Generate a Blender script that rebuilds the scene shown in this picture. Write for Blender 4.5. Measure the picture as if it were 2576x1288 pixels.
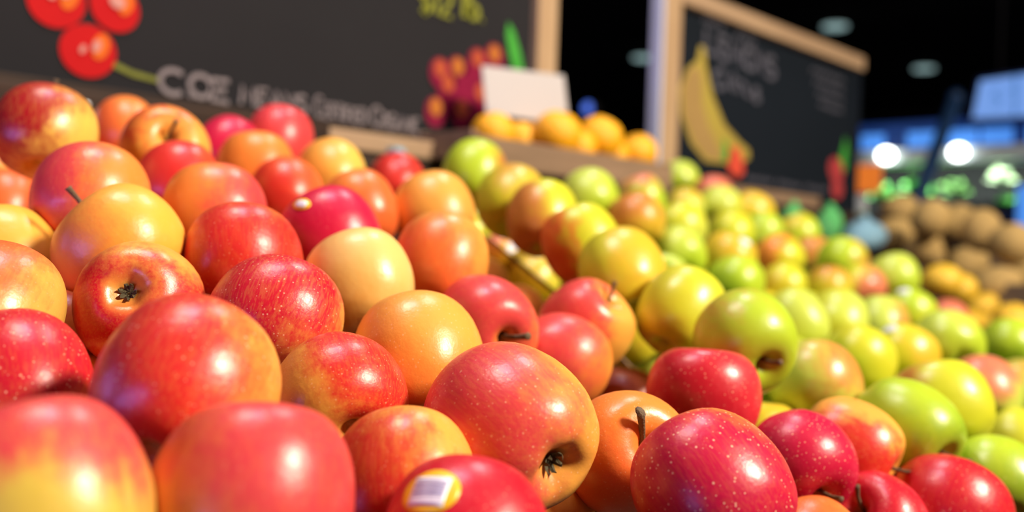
import bpy, bmesh, math, random
from mathutils import Vector, Matrix, Quaternion
from mathutils.bvhtree import BVHTree

# ------------------------------------------------------------------ scene, camera, light
for o in list(bpy.data.objects):
    bpy.data.objects.remove(o, do_unlink=True)
SC = bpy.context.scene
COL = SC.collection
# X runs along the display, Y towards the chalkboards, Z up (metres)
CAM = Vector((0.0, 0.0, 1.35))
FWD = Vector((.728, .686, 0)).normalized()
RGT = Vector((FWD.y, -FWD.x, 0))
ROLL = math.radians(2.0)
CX = RGT * math.cos(ROLL) + Vector((0, 0, 1)) * math.sin(ROLL)
CY = -RGT * math.sin(ROLL) + Vector((0, 0, 1)) * math.cos(ROLL)
cd = bpy.data.cameras.new('camera')
cam = bpy.data.objects.new('camera', cd)
COL.objects.link(cam)
cam.matrix_world = Matrix(((CX.x, CY.x, -FWD.x, CAM.x), (CX.y, CY.y, -FWD.y, CAM.y), (CX.z, CY.z, -FWD.z, CAM.z), (0, 0, 0, 1)))
cd.sensor_width = 36.0
cd.lens = 34.94
cd.clip_start = .02
cd.clip_end = 60
cd.dof.use_dof = True
cd.dof.focus_distance = .57
cd.dof.aperture_fstop = 3.4
SC.camera = cam

SC.view_settings.view_transform = 'Standard'
SC.view_settings.look = 'None'
SC.view_settings.gamma = 1.0
SC.view_settings.use_curve_mapping = False
SC.view_settings.exposure = 0.28

world = bpy.data.worlds.new('world')
SC.world = world
world.use_nodes = True
world.node_tree.nodes['Background'].inputs[0].default_value = (.012, .011, .014, 1)
world.node_tree.nodes['Background'].inputs[1].default_value = 1.0


def area(name, loc, target, size, power, color, shape='DISK', size_y=None, spread=None):
    ld = bpy.data.lights.new(name, 'AREA')
    ld.shape = shape
    ld.size = size
    if size_y:
        ld.size_y = size_y
    ld.energy = power
    ld.color = color
    if spread:
        ld.spread = math.radians(spread)
    o = bpy.data.objects.new(name, ld)
    COL.objects.link(o)
    o.location = loc
    d = Vector(target) - Vector(loc)
    o.rotation_euler = d.to_track_quat('-Z', 'Y').to_euler()
    return o


WARM = (1, .86, .68)
# assumed track light, unseen, over the customers' aisle, aimed at the slanted display
area('assumed_track_light', (1.45, -2.05, 3.34), (.85, .60, 1.30), .62, 200, WARM)
# assumed ceiling spots, unseen, above the back of the display
area('assumed_ceiling_spot', (.25, 1.02, 3.2), (.35, .65, 1.3), .12, 10, (1, .88, .74))
area('assumed_ceiling_spot', (.52, .84, 3.2), (.45, .60, 1.3), .12, 7, (.78, .70, 1))
area('assumed_ceiling_spot', (1.45, .95, 3.2), (1.35, .70, 1.3), .14, 9, (.88, .94, 1))
# assumed bluish sources, unseen, beyond the left end of the display
area('assumed_blue_light', (-2.2, .60, 1.30), (.6, .55, 1.3), 1.9, 26, (.34, .28, 1), 'RECTANGLE', .42)  # wide source, taken for a shop window
area('assumed_blue_light', (-1.0, 1.75, 1.52), (.3, .70, 1.35), .35, 3.2, (.42, .30, 1), 'RECTANGLE', .45)  # small violet light added for highlights on the apples' left edges, no window

# ------------------------------------------------------------------ data
# key, centre, radius, height ratio, stem axis, spin, ground, blush, amount, softness, freckles, blush side, mesh variant, stem/calyx, label
APPLES = [
    ('R1', [0.3429, 0.876, 1.4411], 0.0415, 0.861, [0.235, 0.384, 0.893], 3.93, 'Y', 'D', 0.5, 0.35, 0.1, [-0.822, 0.149, 0.549], 4, 1, "deep crimson apple with a big yellow patch, topmost at the heap's left end"),
    ('R2', [0.5295, 1.1207, 1.4769], 0.038, 0.97, [0.111, 0.509, 0.854], 1.89, 'O', 'OR', 0.35, 0.6, 0, [-0.992, -0.094, -0.08], 5, 0, 'plain orange apple tucked behind at the back, beside the crimson-and-yellow one'),
    ('R3', [0.4631, 0.8981, 1.4371], 0.0427, 0.88, [-0.352, -0.87, 0.345], 5.49, 'YO', 'R', 0.18, 0.3, 0, [-0.515, -0.104, 0.851], 5, 1, 'orange apple with a yellow stem hollow facing the viewer, near the left back'),
    ('R4', [0.599, 1.0191, 1.4593], 0.0363, 0.97, [0.552, 0.161, 0.818], 2.94, 'P', 'M', 0.75, 0.5, 0.1, [-0.324, -0.495, 0.806], 0, 0, 'dark pink apple mostly hidden behind the back row under the chalk lettering'),
    ('R5', [0.6793, 1.0332, 1.4767], 0.0419, 0.97, [0.294, 0.173, 0.94], 1.6, 'OR', 'P', 0.86, 0.5, 0.1, [-0.723, 0.032, 0.69], 5, 0, 'rosy pink-red apple standing highest in the back row under the chalk lettering'),
    ('R6', [0.5771, 0.9189, 1.4283], 0.0409, 0.97, [0.11, 0.256, 0.96], 6.25, 'O', 'OR', 0.35, 0.6, 0, [0.07, -0.549, -0.833], 2, 0, 'smooth orange apple in front of the rosy pink-red back-row apple'),
    ('R7', [0.6732, 0.9171, 1.4333], 0.039, 0.97, [0.251, 0.609, 0.753], 6.21, 'Y', 'YO', 0.45, 0.6, 0, [-0.962, 0.078, 0.26], 2, 0, 'golden yellow apple in the back row, right of the rosy pink-red one'),
    ('R8', [0.8795, 1.0511, 1.4446], 0.0381, 0.952, [0.296, 0.511, 0.807], 0.28, 'OR', 'R', 0.8, 0.4, 0.1, [-0.822, 0.295, 0.487], 1, 0, "small bright red apple at the heap's far right corner, below the painted grapes"),
    ('R9', [0.443, 0.8314, 1.4034], 0.0364, 0.948, [0.234, 0.381, 0.894], 2.93, 'OR', 'R', 0.45, 0.5, 0.1, [-0.735, -0.615, 0.287], 4, 0, 'dull red apple between the orange stem-hollow apple and a large coral one'),
    ('R10', [0.414, 0.7189, 1.3731], 0.04, 0.94, [0.17, 0.391, 0.904], 3.12, 'O', 'P', 0.5, 0.5, 0.1, [0.784, -0.584, -0.212], 5, 0, 'large coral apple with a pink right flank, below the dull red one'),
    ('R11', [0.5664, 0.8448, 1.4004], 0.0377, 0.917, [0.16, 0.565, 0.81], 4.35, 'OR', 'R', 0.5, 0.5, 0.1, [-0.88, -0.168, -0.444], 5, 0, 'brick red-orange apple with two small glints, in the middle of the third row'),
    ('R12', [0.6073, 0.7798, 1.3873], 0.0378, 0.97, [0.015, 0.524, 0.852], 5.21, 'O', 'OR', 0.6, 0.5, 0.1, [0.343, -0.826, -0.448], 1, 0, 'coral orange apple peeping out behind the dark magenta one'),
    ('R13', [0.6807, 0.7534, 1.3873], 0.0414, 0.97, [0.123, 0.487, 0.865], 5.53, 'YO', 'BO', 0.4, 0.5, 0, [-0.024, -0.256, -0.966], 1, 0, 'tan yellow-orange apple at the right side of the heap beside the first green apples'),
    ('R14', [0.4882, 0.662, 1.3575], 0.0405, 0.932, [-0.11, 0.588, 0.801], 4.66, 'P', 'M', 0.72, 0.5, 0.1, [-0.963, -0.034, 0.267], 3, 0, 'dark magenta apple with a yellow and white sticker near its top'),
    ('R15', [0.3199, 0.7309, 1.3814], 0.0408, 0.889, [0.27, 0.421, 0.866], 0.57, 'O', 'P', 0.45, 0.4, 0.2, [-0.953, 0.294, 0.074], 1, 0, 'big orange apple flushed mauve on its left, below the crimson-and-yellow one'),
    ('R16', [0.3718, 1.0462, 1.3794], 0.0361, 0.97, [0.195, 0.504, 0.842], 2.27, 'O', 'OR', 0.6, 0.5, 0, [0.163, -0.755, 0.635], 3, 0, 'red-orange apple at the left edge, just below the crimson-and-yellow one'),
    ('R17', [0.3091, 0.6575, 1.3458], 0.0435, 0.8, [-0.482, 0.512, 0.71], 3.76, 'Yo', 'O', 0.4, 0.6, 0.1, [-0.92, 0.025, -0.392], 0, 1, 'broad yellow-orange apple with a short stem sticking up at its upper left'),
    ('R18', [0.3802, 0.6177, 1.3384], 0.0415, 0.874, [0.197, 0.326, 0.925], 0.94, 'O', 'R', 0.6, 0.5, 0.3, [-0.337, -0.926, -0.17], 0, 0, 'orange-red apple directly above the freckled red apple, left of the magenta one'),
    ('R19', [0.5604, 0.6094, 1.341], 0.04, 0.968, [0.475, 0.207, 0.855], 6.15, 'YO', 'OR', 0.58, 0.5, 0.1, [-0.874, -0.052, -0.483], 2, 0, 'orange apple with two tiny brown nicks, right of the pale yellow one'),
    ('R20', [0.459, 0.5849, 1.3232], 0.0406, 0.911, [0.064, 0.524, 0.849], 4.25, 'Yp', 'YO', 0.35, 0.7, 0, [-0.326, -0.087, -0.941], 3, 0, 'pale yellow apple in the middle of the heap'),
    ('R21', [0.2867, 0.5833, 1.3126], 0.0384, 0.88, [0.591, 0.753, -0.288], 0.95, 'YO', 'C', 0.74, 0.35, 0.1, [-0.381, -0.009, -0.924], 3, 1, 'red and orange apple with its dark blossom end facing the viewer'),
    ('R22', [0.2604, 0.7291, 1.3319], 0.0379, 0.97, [-0.045, 0.555, 0.83], 0.61, 'Yo', 'YO', 0.4, 0.6, 0, [0.477, -0.505, -0.719], 2, 0, 'pale yellow-orange apple cut off at the left edge, above the streaked yellow one'),
    ('R23', [0.2045, 0.5935, 1.3073], 0.0389, 0.97, [0.513, 0.515, 0.687], 4.22, 'Yd', 'OR', 0.36, 0.3, 0.2, [-0.236, 0.15, 0.96], 0, 0, 'yellow apple with faint red streaks at the left edge, left of the blossom-end apple'),
    ('R24', [0.3489, 0.5304, 1.3038], 0.042, 0.813, [0.54, 0.319, 0.779], 5.49, 'Y', 'C', 0.66, 0.4, 0.6, [-0.423, 0.068, 0.904], 1, 0, "freckled red apple fading to yellow at its lower right, in the heap's middle"),
    ('R25', [0.4227, 0.4775, 1.2816], 0.0419, 0.921, [0.229, 0.552, 0.801], 5.31, 'YO', 'O', 0.42, 0.6, 0.4, [-0.613, 0.071, -0.787], 2, 0, 'freckled pale orange apple in the middle, below the pale yellow one'),
    ('R26', [0.5448, 0.5381, 1.2948], 0.0383, 0.97, [-0.319, -0.927, -0.196], 5.68, 'O', 'P', 0.6, 0.5, 0.1, [-0.774, -0.215, 0.596], 5, 1, 'coral red apple with a stubby brown stem facing the viewer, right of the middle'),
    ('R27', [0.6853, 0.5535, 1.2887], 0.0415, 0.898, [0.121, -0.707, 0.697], 3.58, 'YO', 'P', 0.55, 0.25, 0.1, [-0.722, 0.594, 0.354], 1, 1, 'half pink, half orange apple with its stem at the upper right, last before the divider'),
    ('R28', [0.6156, 0.5211, 1.2658], 0.0407, 0.8, [0.704, 0.016, 0.71], 3.47, 'O', 'P', 0.58, 0.5, 0.2, [-0.816, 0.397, 0.42], 0, 0, 'pink-red apple with an orange lower right side, nearest the half pink one'),
    ('R29', [0.2313, 0.4201, 1.2826], 0.0413, 0.914, [0.594, 0.383, 0.708], 1.13, 'YO', 'R', 0.66, 0.4, 0.6, [-0.98, 0.138, 0.142], 2, 0, 'very large mottled red apple with a yellow right edge, at the left front'),
    ('R30', [0.1954, 0.5252, 1.2718], 0.038, 0.97, [0.169, 0.707, 0.687], 2.36, 'O', 'C', 0.62, 0.4, 0.7, [-0.027, 0.017, 0.999], 5, 0, 'freckled dark pink apple cut off at the left edge, above the frontmost blurred one'),
    ('R31', [0.1479, 0.3676, 1.2512], 0.0382, 0.97, [-0.017, 0.508, 0.861], 0.24, 'YG', 'P', 0.42, 0.3, 0.2, [0.228, 0.377, 0.898], 5, 0, 'blurred apple in the bottom left corner, red above and yellow-green below'),
    ('R32', [0.3487, 0.4597, 1.2656], 0.0388, 0.8, [-0.28, -0.82, -0.499], 2.94, 'YO', 'R', 0.46, 0.3, 0.4, [0.527, -0.555, 0.644], 5, 0, 'orange apple with a red upper right flank, right of the very large mottled one'),
    ('R33', [0.2226, 0.3502, 1.2432], 0.0418, 0.945, [0.253, 0.258, 0.933], 3.44, 'O', 'P', 0.58, 0.5, 0.2, [0.682, -0.469, 0.561], 2, 0, 'large pinkish-red apple cut off by the bottom edge, second from the left'),
    ('R34', [0.3287, 0.3782, 1.2323], 0.0375, 0.951, [0.346, 0.452, 0.822], 2.34, 'YO', 'R', 0.6, 0.35, 0.3, [-0.816, 0.238, -0.527], 1, 0, 'orange-red apple with a yellow streak on top, behind the one with the barcode sticker'),
    ('R35', [0.4067, 0.3786, 1.2549], 0.0457, 0.97, [0.141, 0.928, 0.346], 0.19, 'YO', 'P', 0.5, 0.5, 0.5, [-0.959, 0.168, 0.229], 5, 1, 'large mottled pink-orange apple whose green-brown blossom end faces lower right'),
    ('R36', [0.3069, 0.3102, 1.2224], 0.037, 0.913, [0.516, 0.418, 0.748], 6.07, 'P', 'C', 0.85, 0.5, 0.3, [-0.356, -0.323, 0.877], 0, 0, 'crimson apple with a yellow barcode sticker, cut off by the bottom edge'),
    ('R37', [0.5018, 0.3695, 1.2298], 0.0391, 0.88, [-0.421, -0.841, 0.341], 4.13, 'O', 'OR', 0.4, 0.5, 0.3, [-0.538, -0.061, -0.841], 4, 1, 'streaky orange apple with a crooked brown stem facing the viewer'),
    ('R38', [0.6472, 0.4063, 1.2484], 0.0435, 0.8, [0.13, 0.043, 0.991], 2.16, 'P', 'C', 0.66, 0.5, 0.7, [-0.847, 0.257, -0.465], 2, 0, 'freckled bright red apple standing next to the green apples, above the crimson freckled one'),
    ('R39', [0.4664, 0.2846, 1.2281], 0.0417, 0.898, [0.088, 0.744, 0.663], 3.71, 'O', 'M', 0.74, 0.35, 1.0, [-0.646, -0.593, -0.48], 1, 0, 'crimson apple thick with pale freckles and an orange shoulder, front right'),
    ('R40', [0.6617, 0.3344, 1.2077], 0.0397, 0.8, [-0.35, -0.769, -0.535], 2.23, 'P', 'M', 0.84, 0.4, 1.0, [-0.84, 0.048, 0.541], 4, 1, 'dark magenta freckled apple with a stem stub at its bottom, right front'),
    ('R41', [0.7475, 0.3373, 1.2094], 0.0373, 0.97, [0.166, -0.917, -0.362], 3.26, 'YO', 'R', 0.42, 0.25, 0.3, [-0.869, -0.199, -0.454], 3, 1, 'orange apple with red streaks touching the front green apple, right front'),
    ('R42', [0.7803, 0.2715, 1.1668], 0.0452, 0.8, [0.596, -0.036, 0.802], 5.86, 'OR', 'C', 0.76, 0.4, 0.5, [0.178, -0.445, 0.877], 4, 0, 'dull red apple near the bottom right corner, in front of the green ones'),
    ('R43', [0.705, 0.2948, 1.1653], 0.0372, 0.8, [-0.8, 0.138, 0.584], 0.03, 'P', 'C', 0.82, 0.4, 0.4, [-0.627, 0.384, 0.678], 3, 1, 'glossy scarlet apple at the bottom edge, between the magenta and dull red ones'),
    ('R44', [0.6188, 0.2998, 1.16], 0.0354, 0.912, [0.369, 0.618, 0.695], 2.63, 'O', 'OR', 0.5, 0.5, 0.1, [-0.867, -0.42, 0.266], 4, 0, 'orange apple barely showing at the bottom edge beside the crimson freckled one'),
    ('R45', [0.7561, 0.5601, 1.2162], 0.0336, 0.865, [0.607, 0.065, 0.792], 3.95, 'O', 'PK', 0.7, 0.5, 0.1, [-0.404, -0.264, 0.876], 2, 0, 'pink sliver of an apple sunk beside the divider behind the streaky orange one'),
    ('R46', [0.8022, 0.8016, 1.3135], 0.0326, 0.944, [0.474, 0.557, 0.682], 1.42, 'YO', 'O', 0.4, 0.5, 0, [-0.707, -0.706, 0.032], 4, 0, 'yellow-orange apple sunk low by the divider, behind the orange nicked one'),
    ('R47', [0.7667, 0.7124, 1.2849], 0.0335, 0.868, [0.607, 0.456, 0.65], 1.13, 'YO', 'O', 0.5, 0.5, 0, [-0.731, -0.679, 0.062], 2, 0, 'orange apple sunk low by the divider, behind the coral stemmed one'),
    ('G1', [0.8799, 0.8997, 1.4509], 0.0402, 0.963, [0.509, 0.21, 0.835], 2.14, 'g', 'BO', 0.22, 0.25, 0, [0.713, -0.701, 0.035], 2, 0, 'green apple with an orange right edge, first of the row along the divider'),
    ('G2', [0.8477, 0.8006, 1.4134], 0.0414, 0.97, [0.463, 0.418, 0.782], 2.79, 'gy', 'BO', 0.15, 0.5, 0, [-0.07, -0.344, 0.936], 1, 0, 'dull yellow-green apple, second of the row along the divider from the back'),
    ('G3', [0.8196, 0.728, 1.3924], 0.0394, 0.97, [0.321, 0.357, 0.877], 5.63, 'gy', 'BO', 0.52, 0.3, 0, [-0.712, 0.654, -0.253], 5, 0, 'green apple with an orange-brown left side, third of the row along the divider'),
    ('G4', [0.8016, 0.6571, 1.3633], 0.0401, 0.97, [-0.069, 0.451, 0.89], 2.68, 'gy', 'OR', 0.4, 0.25, 0, [-0.679, 0.675, -0.288], 5, 0, 'bright green apple with a red-orange left cheek, fourth of the row along the divider'),
    ('G5', [0.7697, 0.5765, 1.3362], 0.0419, 0.97, [0.269, 0.562, 0.782], 0.43, 'gy', 'GO', 0.42, 0.35, 0, [0.361, -0.853, 0.377], 5, 0, 'olive yellow apple with a golden right side, fifth of the row along the divider'),
    ('G6', [0.7584, 0.5033, 1.3047], 0.0387, 0.97, [0.619, -0.049, 0.784], 5.97, 'gy', 'GO', 0.22, 0.5, 0, [-0.443, 0.193, -0.875], 4, 0, 'yellow-green apple, sixth of the row along the divider from the back'),
    ('G7', [0.7243, 0.417, 1.2871], 0.0423, 0.818, [-0.387, -0.778, -0.495], 5.06, 'g', 'BO', 0.12, 0.4, 0, [-0.381, 0.556, 0.738], 1, 1, 'large green apple with a dark stem hollow at its lower right'),
    ('G8', [0.8262, 0.4051, 1.2441], 0.0417, 0.8, [0.512, 0.406, 0.757], 3.95, 'gl', 'BO', 0.28, 0.5, 0.2, [0.163, -0.725, 0.669], 5, 0, 'broad green apple with a peach blush, right behind the freckled bright red apple'),
    ('G9', [0.8271, 0.3236, 1.2178], 0.0412, 0.97, [-0.239, -0.884, -0.401], 2.09, 'g', 'gd', 0.3, 0.5, 0.2, [-0.085, -0.787, -0.611], 5, 1, 'clean bright green apple with a deep shaded hollow at its right, front right'),
    ('G10', [0.8826, 0.2702, 1.1741], 0.0405, 0.8, [0.708, 0.34, 0.619], 0.32, 'g', 'gd', 0.4, 0.5, 0.3, [-0.227, -0.789, -0.571], 2, 0, 'green apple at the lower right corner above the dull red one'),
    ('G11', [1.1184, 0.9043, 1.4382], 0.0413, 0.889, [0.278, 0.534, 0.799], 0.71, 'g', 'gl', 0.4, 0.5, 0, [-0.598, 0.239, 0.765], 1, 0, 'bright green apple right below the middle of the orange crate'),
    ('G12', [1.3047, 0.9481, 1.4449], 0.0397, 0.967, [-0.086, 0.341, 0.936], 3.73, 'g', 'PK', 0.24, 0.3, 0, [-0.22, 0.018, 0.975], 2, 0, 'green apple with a pink top below the right end of the orange crate'),
    ('G13', [1.7744, 1.1891, 1.5233], 0.0413, 0.8, [0.394, 0.517, 0.76], 2.93, 'g', 'gl', 0.3, 0.5, 0, [-0.388, -0.221, 0.895], 3, 0, 'lime green apple highest at the back, beside the foot of the second chalkboard'),
    ('G14', [1.7951, 1.12, 1.4924], 0.0415, 0.819, [0.315, 0.242, 0.918], 1.15, 'PK', 'PK', 0.55, 0.5, 0, [-0.339, -0.173, 0.925], 4, 0, 'salmon apple at the back edge just right of the highest lime green one'),
    ('G15', [1.1382, 0.8349, 1.4059], 0.0418, 0.8, [0.231, 0.442, 0.867], 5.12, 'BO', 'GO', 0.3, 0.5, 0, [0.218, -0.713, -0.667], 0, 0, 'tan orange apple lying among the green ones below the crate'),
    ('G16', [1.2866, 0.862, 1.4011], 0.0428, 0.807, [-0.128, 0.479, 0.868], 5.74, 'gl', 'gy', 0.4, 0.5, 0, [-0.352, -0.197, 0.915], 4, 0, 'yellow-green apple right of the tan orange one'),
    ('G17', [1.5739, 1.0437, 1.4498], 0.0372, 0.886, [0.386, 0.305, 0.871], 5.75, 'gl', 'GO', 0.25, 0.5, 0, [-0.368, -0.205, 0.907], 4, 0, 'pale yellow-green apple just below the highest lime green one'),
    ('G18', [1.6396, 1.009, 1.4572], 0.0422, 0.803, [0.486, 0.078, 0.87], 0.13, 'gy', 'gl', 0.4, 0.5, 0, [-0.376, -0.194, 0.906], 1, 0, 'yellow-green apple in the back row just below the salmon one'),
    ('G19', [1.7138, 0.9807, 1.446], 0.0438, 0.863, [0.428, -0.198, 0.882], 3.56, 'gy', 'GO', 0.4, 0.5, 0, [-0.33, -0.152, 0.932], 1, 0, 'golden green apple at the right end of the back row under the second chalkboard'),
    ('G20', [1.1965, 0.8001, 1.3595], 0.0403, 0.8, [0.417, 0.519, 0.746], 1.04, 'g', 'gl', 0.4, 0.5, 0, [-0.597, 0.348, 0.722], 0, 0, 'bright green apple right of the olive yellow and golden one'),
    ('G21', [1.5008, 0.8996, 1.4], 0.041, 0.843, [0.253, 0.251, 0.934], 5.89, 'g', 'gy', 0.4, 0.5, 0, [-0.357, -0.177, 0.917], 4, 0, 'green apple in the middle of the far rows, left of two paler ones'),
    ('G22', [1.6278, 0.9099, 1.4049], 0.0405, 0.883, [0.36, -0.119, 0.925], 4.13, 'gl', 'g', 0.4, 0.5, 0, [-0.363, -0.167, 0.917], 1, 0, 'pale green apple right in front of the golden green back-row one'),
    ('G23', [1.7867, 0.9214, 1.4096], 0.0425, 0.841, [0.012, 0.531, 0.847], 0.25, 'g', 'GO', 0.2, 0.5, 0, [-0.397, 0.214, 0.893], 3, 0, 'green apple at the far right of the second row from the back'),
    ('G24', [1.3119, 0.787, 1.3578], 0.0418, 0.827, [0.223, -0.222, 0.949], 5.36, 'gy', 'GO', 0.45, 0.5, 0, [-0.339, -0.166, 0.926], 0, 0, 'yellow apple with a tiny pale sticker, left of the half orange one'),
    ('G25', [1.5367, 0.826, 1.3618], 0.0425, 0.8, [-0.043, 0.632, 0.774], 0.71, 'gy', 'O', 0.45, 0.25, 0, [-0.621, 0.641, 0.451], 0, 0, 'half orange, half yellow-green apple among the far green rows'),
    ('G26', [1.732, 0.8621, 1.3688], 0.0406, 0.8, [0.257, 0.169, 0.951], 1.97, 'gl', 'BO', 0.42, 0.5, 0, [-0.516, -0.226, 0.826], 3, 0, 'brownish green apple right of the half orange, half yellow-green one'),
    ('G27', [1.6565, 0.7701, 1.3611], 0.0445, 0.8, [0.438, 0.132, 0.889], 4.82, 'g', 'BO', 0.18, 0.3, 0, [0.314, -0.939, 0.142], 5, 0, 'green apple with a brown right edge at the far right of its row'),
    ('G28', [1.2205, 0.7213, 1.3216], 0.0403, 0.8, [0.515, 0.321, 0.795], 3.6, 'g', 'gd', 0.4, 0.5, 0, [-0.603, 0.261, -0.754], 2, 0, 'deep green apple with a strong glint, behind the large stem-hollow one'),
    ('G29', [1.4679, 0.7802, 1.3153], 0.0386, 0.8, [0.441, 0.582, 0.684], 4.15, 'gy', 'GO', 0.35, 0.5, 0, [-0.678, 0.459, -0.574], 3, 0, 'yellow apple right of the deep green one'),
    ('G30', [1.5476, 0.7405, 1.3172], 0.0372, 0.8, [0.351, 0.228, 0.908], 5.05, 'gy', 'BO', 0.3, 0.5, 0, [-0.332, -0.125, 0.935], 2, 0, 'yellowish tan apple left of the one with a peach right cheek'),
    ('G31', [1.6154, 0.7165, 1.3164], 0.0397, 0.8, [0.391, 0.544, 0.742], 5.61, 'gy', 'PK', 0.38, 0.3, 0, [0.037, -0.996, -0.085], 1, 0, 'yellow-green apple with a peach right cheek, far right'),
    ('G32', [1.6893, 0.6902, 1.3347], 0.0422, 0.865, [0.251, 0.438, 0.863], 4.09, 'gl', 'g', 0.4, 0.5, 0, [-0.13, -0.681, -0.721], 3, 0, 'dull green apple at the right end of its row, left of the yellow fruit'),
    ('G33', [1.1139, 0.5746, 1.2811], 0.0386, 0.97, [0.045, 0.594, 0.803], 2.38, 'gy', 'gl', 0.4, 0.5, 0, [-0.063, -0.728, 0.683], 1, 0, 'tall yellow-green apple right of the large stem-hollow one'),
    ('G34', [1.2128, 0.5668, 1.2791], 0.0385, 0.97, [0.618, 0.321, 0.718], 4.13, 'gy', 'gl', 0.3, 0.5, 0, [-0.092, -0.725, 0.682], 3, 0, 'second tall yellow-green apple right of the large stem-hollow one'),
    ('G35', [1.379, 0.581, 1.2723], 0.0393, 0.909, [0.438, 0.249, 0.864], 4.16, 'gl', 'BO', 0.24, 0.25, 0, [0.28, -0.957, -0.072], 0, 0, 'green apple with an orange-brown right edge, behind the white-stickered one'),
    ('G36', [1.5831, 0.6194, 1.28], 0.041, 0.806, [0.567, -0.165, 0.807], 2.33, 'g', 'gy', 0.3, 0.5, 0, [-0.538, -0.24, -0.808], 3, 0, 'green apple with a flat pale sticker on its crown, near the yellow fruit'),
    ('G37', [1.263, 0.4451, 1.2596], 0.0426, 0.8, [0.548, 0.682, 0.484], 2.87, 'gl', 'g', 0.4, 0.5, 0, [-0.133, -0.926, -0.354], 3, 0, 'wide soft green apple at the right, right of the white-stickered one'),
    ('G38', [1.0999, 0.4873, 1.2445], 0.0414, 0.8, [0.608, -0.181, 0.773], 3.64, 'gy', 'g', 0.3, 0.5, 0, [-0.615, 0.31, -0.725], 5, 0, 'yellow-green apple behind the broad peach-blushed one'),
    ('G39', [1.1872, 0.4699, 1.2473], 0.0403, 0.8, [0.572, -0.159, 0.805], 0.82, 'gy', 'GO', 0.25, 0.4, 0, [0.118, -0.896, 0.429], 1, 0, 'yellow-green apple with a shiny white sticker on top'),
    ('G40', [1.6557, 0.539, 1.2209], 0.0401, 0.8, [0.485, 0.208, 0.849], 0.51, 'gl', 'gy', 0.4, 0.5, 0, [-0.476, -0.127, 0.87], 4, 0, 'pale green apple hidden behind the wide soft green one'),
    ('G41', [1.5403, 0.4582, 1.2454], 0.0411, 0.8, [0.646, 0.145, 0.749], 5.23, 'gd', 'g', 0.4, 0.5, 0, [-0.38, -0.084, 0.921], 5, 0, 'dark green apple at the right edge of the picture'),
    ('G42', [0.9153, 0.3269, 1.2296], 0.0427, 0.839, [0.245, 0.398, 0.884], 2.73, 'gy', 'BO', 0.16, 0.3, 0.1, [-0.493, 0.793, 0.358], 1, 0, 'tall green apple with a tan left side, leaning behind the clean bright green one'),
    ('G43', [1.1853, 0.3772, 1.2135], 0.0413, 0.866, [0.681, 0.245, 0.69], 0.61, 'gl', 'PK', 0.48, 0.35, 0.1, [-0.258, 0.405, 0.877], 5, 0, 'green apple with a dusky pink top near the right edge'),
    ('G44', [1.3743, 0.3974, 1.1991], 0.0382, 0.965, [0.655, -0.257, 0.711], 5.19, 'gl', 'BO', 0.18, 0.5, 0.1, [-0.054, -0.383, 0.922], 5, 0, 'olive green apple at the right edge, right of the dusky pink-topped one'),
    ('G45', [1.1518, 0.3273, 1.166], 0.0366, 0.97, [0.185, 0.799, 0.572], 3.26, 'gl', 'gy', 0.4, 0.5, 0.1, [-0.413, -0.09, 0.906], 4, 0, 'plain dull green apple cut off at the right edge, above the corner one'),
    ('G46', [1.9432, 0.6886, 1.2575], 0.0389, 0.8, [0.614, 0.216, 0.759], 1.67, 'GO', 'PK', 0.6, 0.4, 0, [-0.268, -0.063, 0.961], 4, 0, 'small pinkish apple between the green apples and the yellow fruit'),
    ('G47', [0.9301, 0.8391, 1.3189], 0.0326, 0.946, [0.547, -0.015, 0.837], 0.79, 'gy', 'YG', 0.4, 0.5, 0, [-0.416, -0.336, 0.845], 3, 0, 'yellow-green apple sunk low beside the divider in the gap below the tan ones'),
    ('G48', [0.9703, 0.9387, 1.3461], 0.0324, 0.912, [0.657, 0.025, 0.753], 4.05, 'GO', 'PK', 0.4, 0.4, 0, [-0.588, 0.442, 0.678], 0, 0, 'tan apple sunk low beside the divider with a small silvery sticker'),
    ('G49', [0.9597, 0.6921, 1.2296], 0.031, 0.935, [0.558, -0.211, 0.803], 5.29, 'g', 'gy', 0.4, 0.5, 0, [-0.396, -0.25, 0.883], 4, 0, 'lime green apple sunk low beside the divider, left of the large stem-hollow one'),
    ('G50', [0.9813, 1.0055, 1.3783], 0.0326, 0.936, [0.442, 0.154, 0.884], 4.03, 'g', 'gy', 0.4, 0.5, 0, [-0.42, -0.389, 0.82], 1, 0, 'bright green sliver of an apple low behind the first of the divider row'),
]
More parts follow.
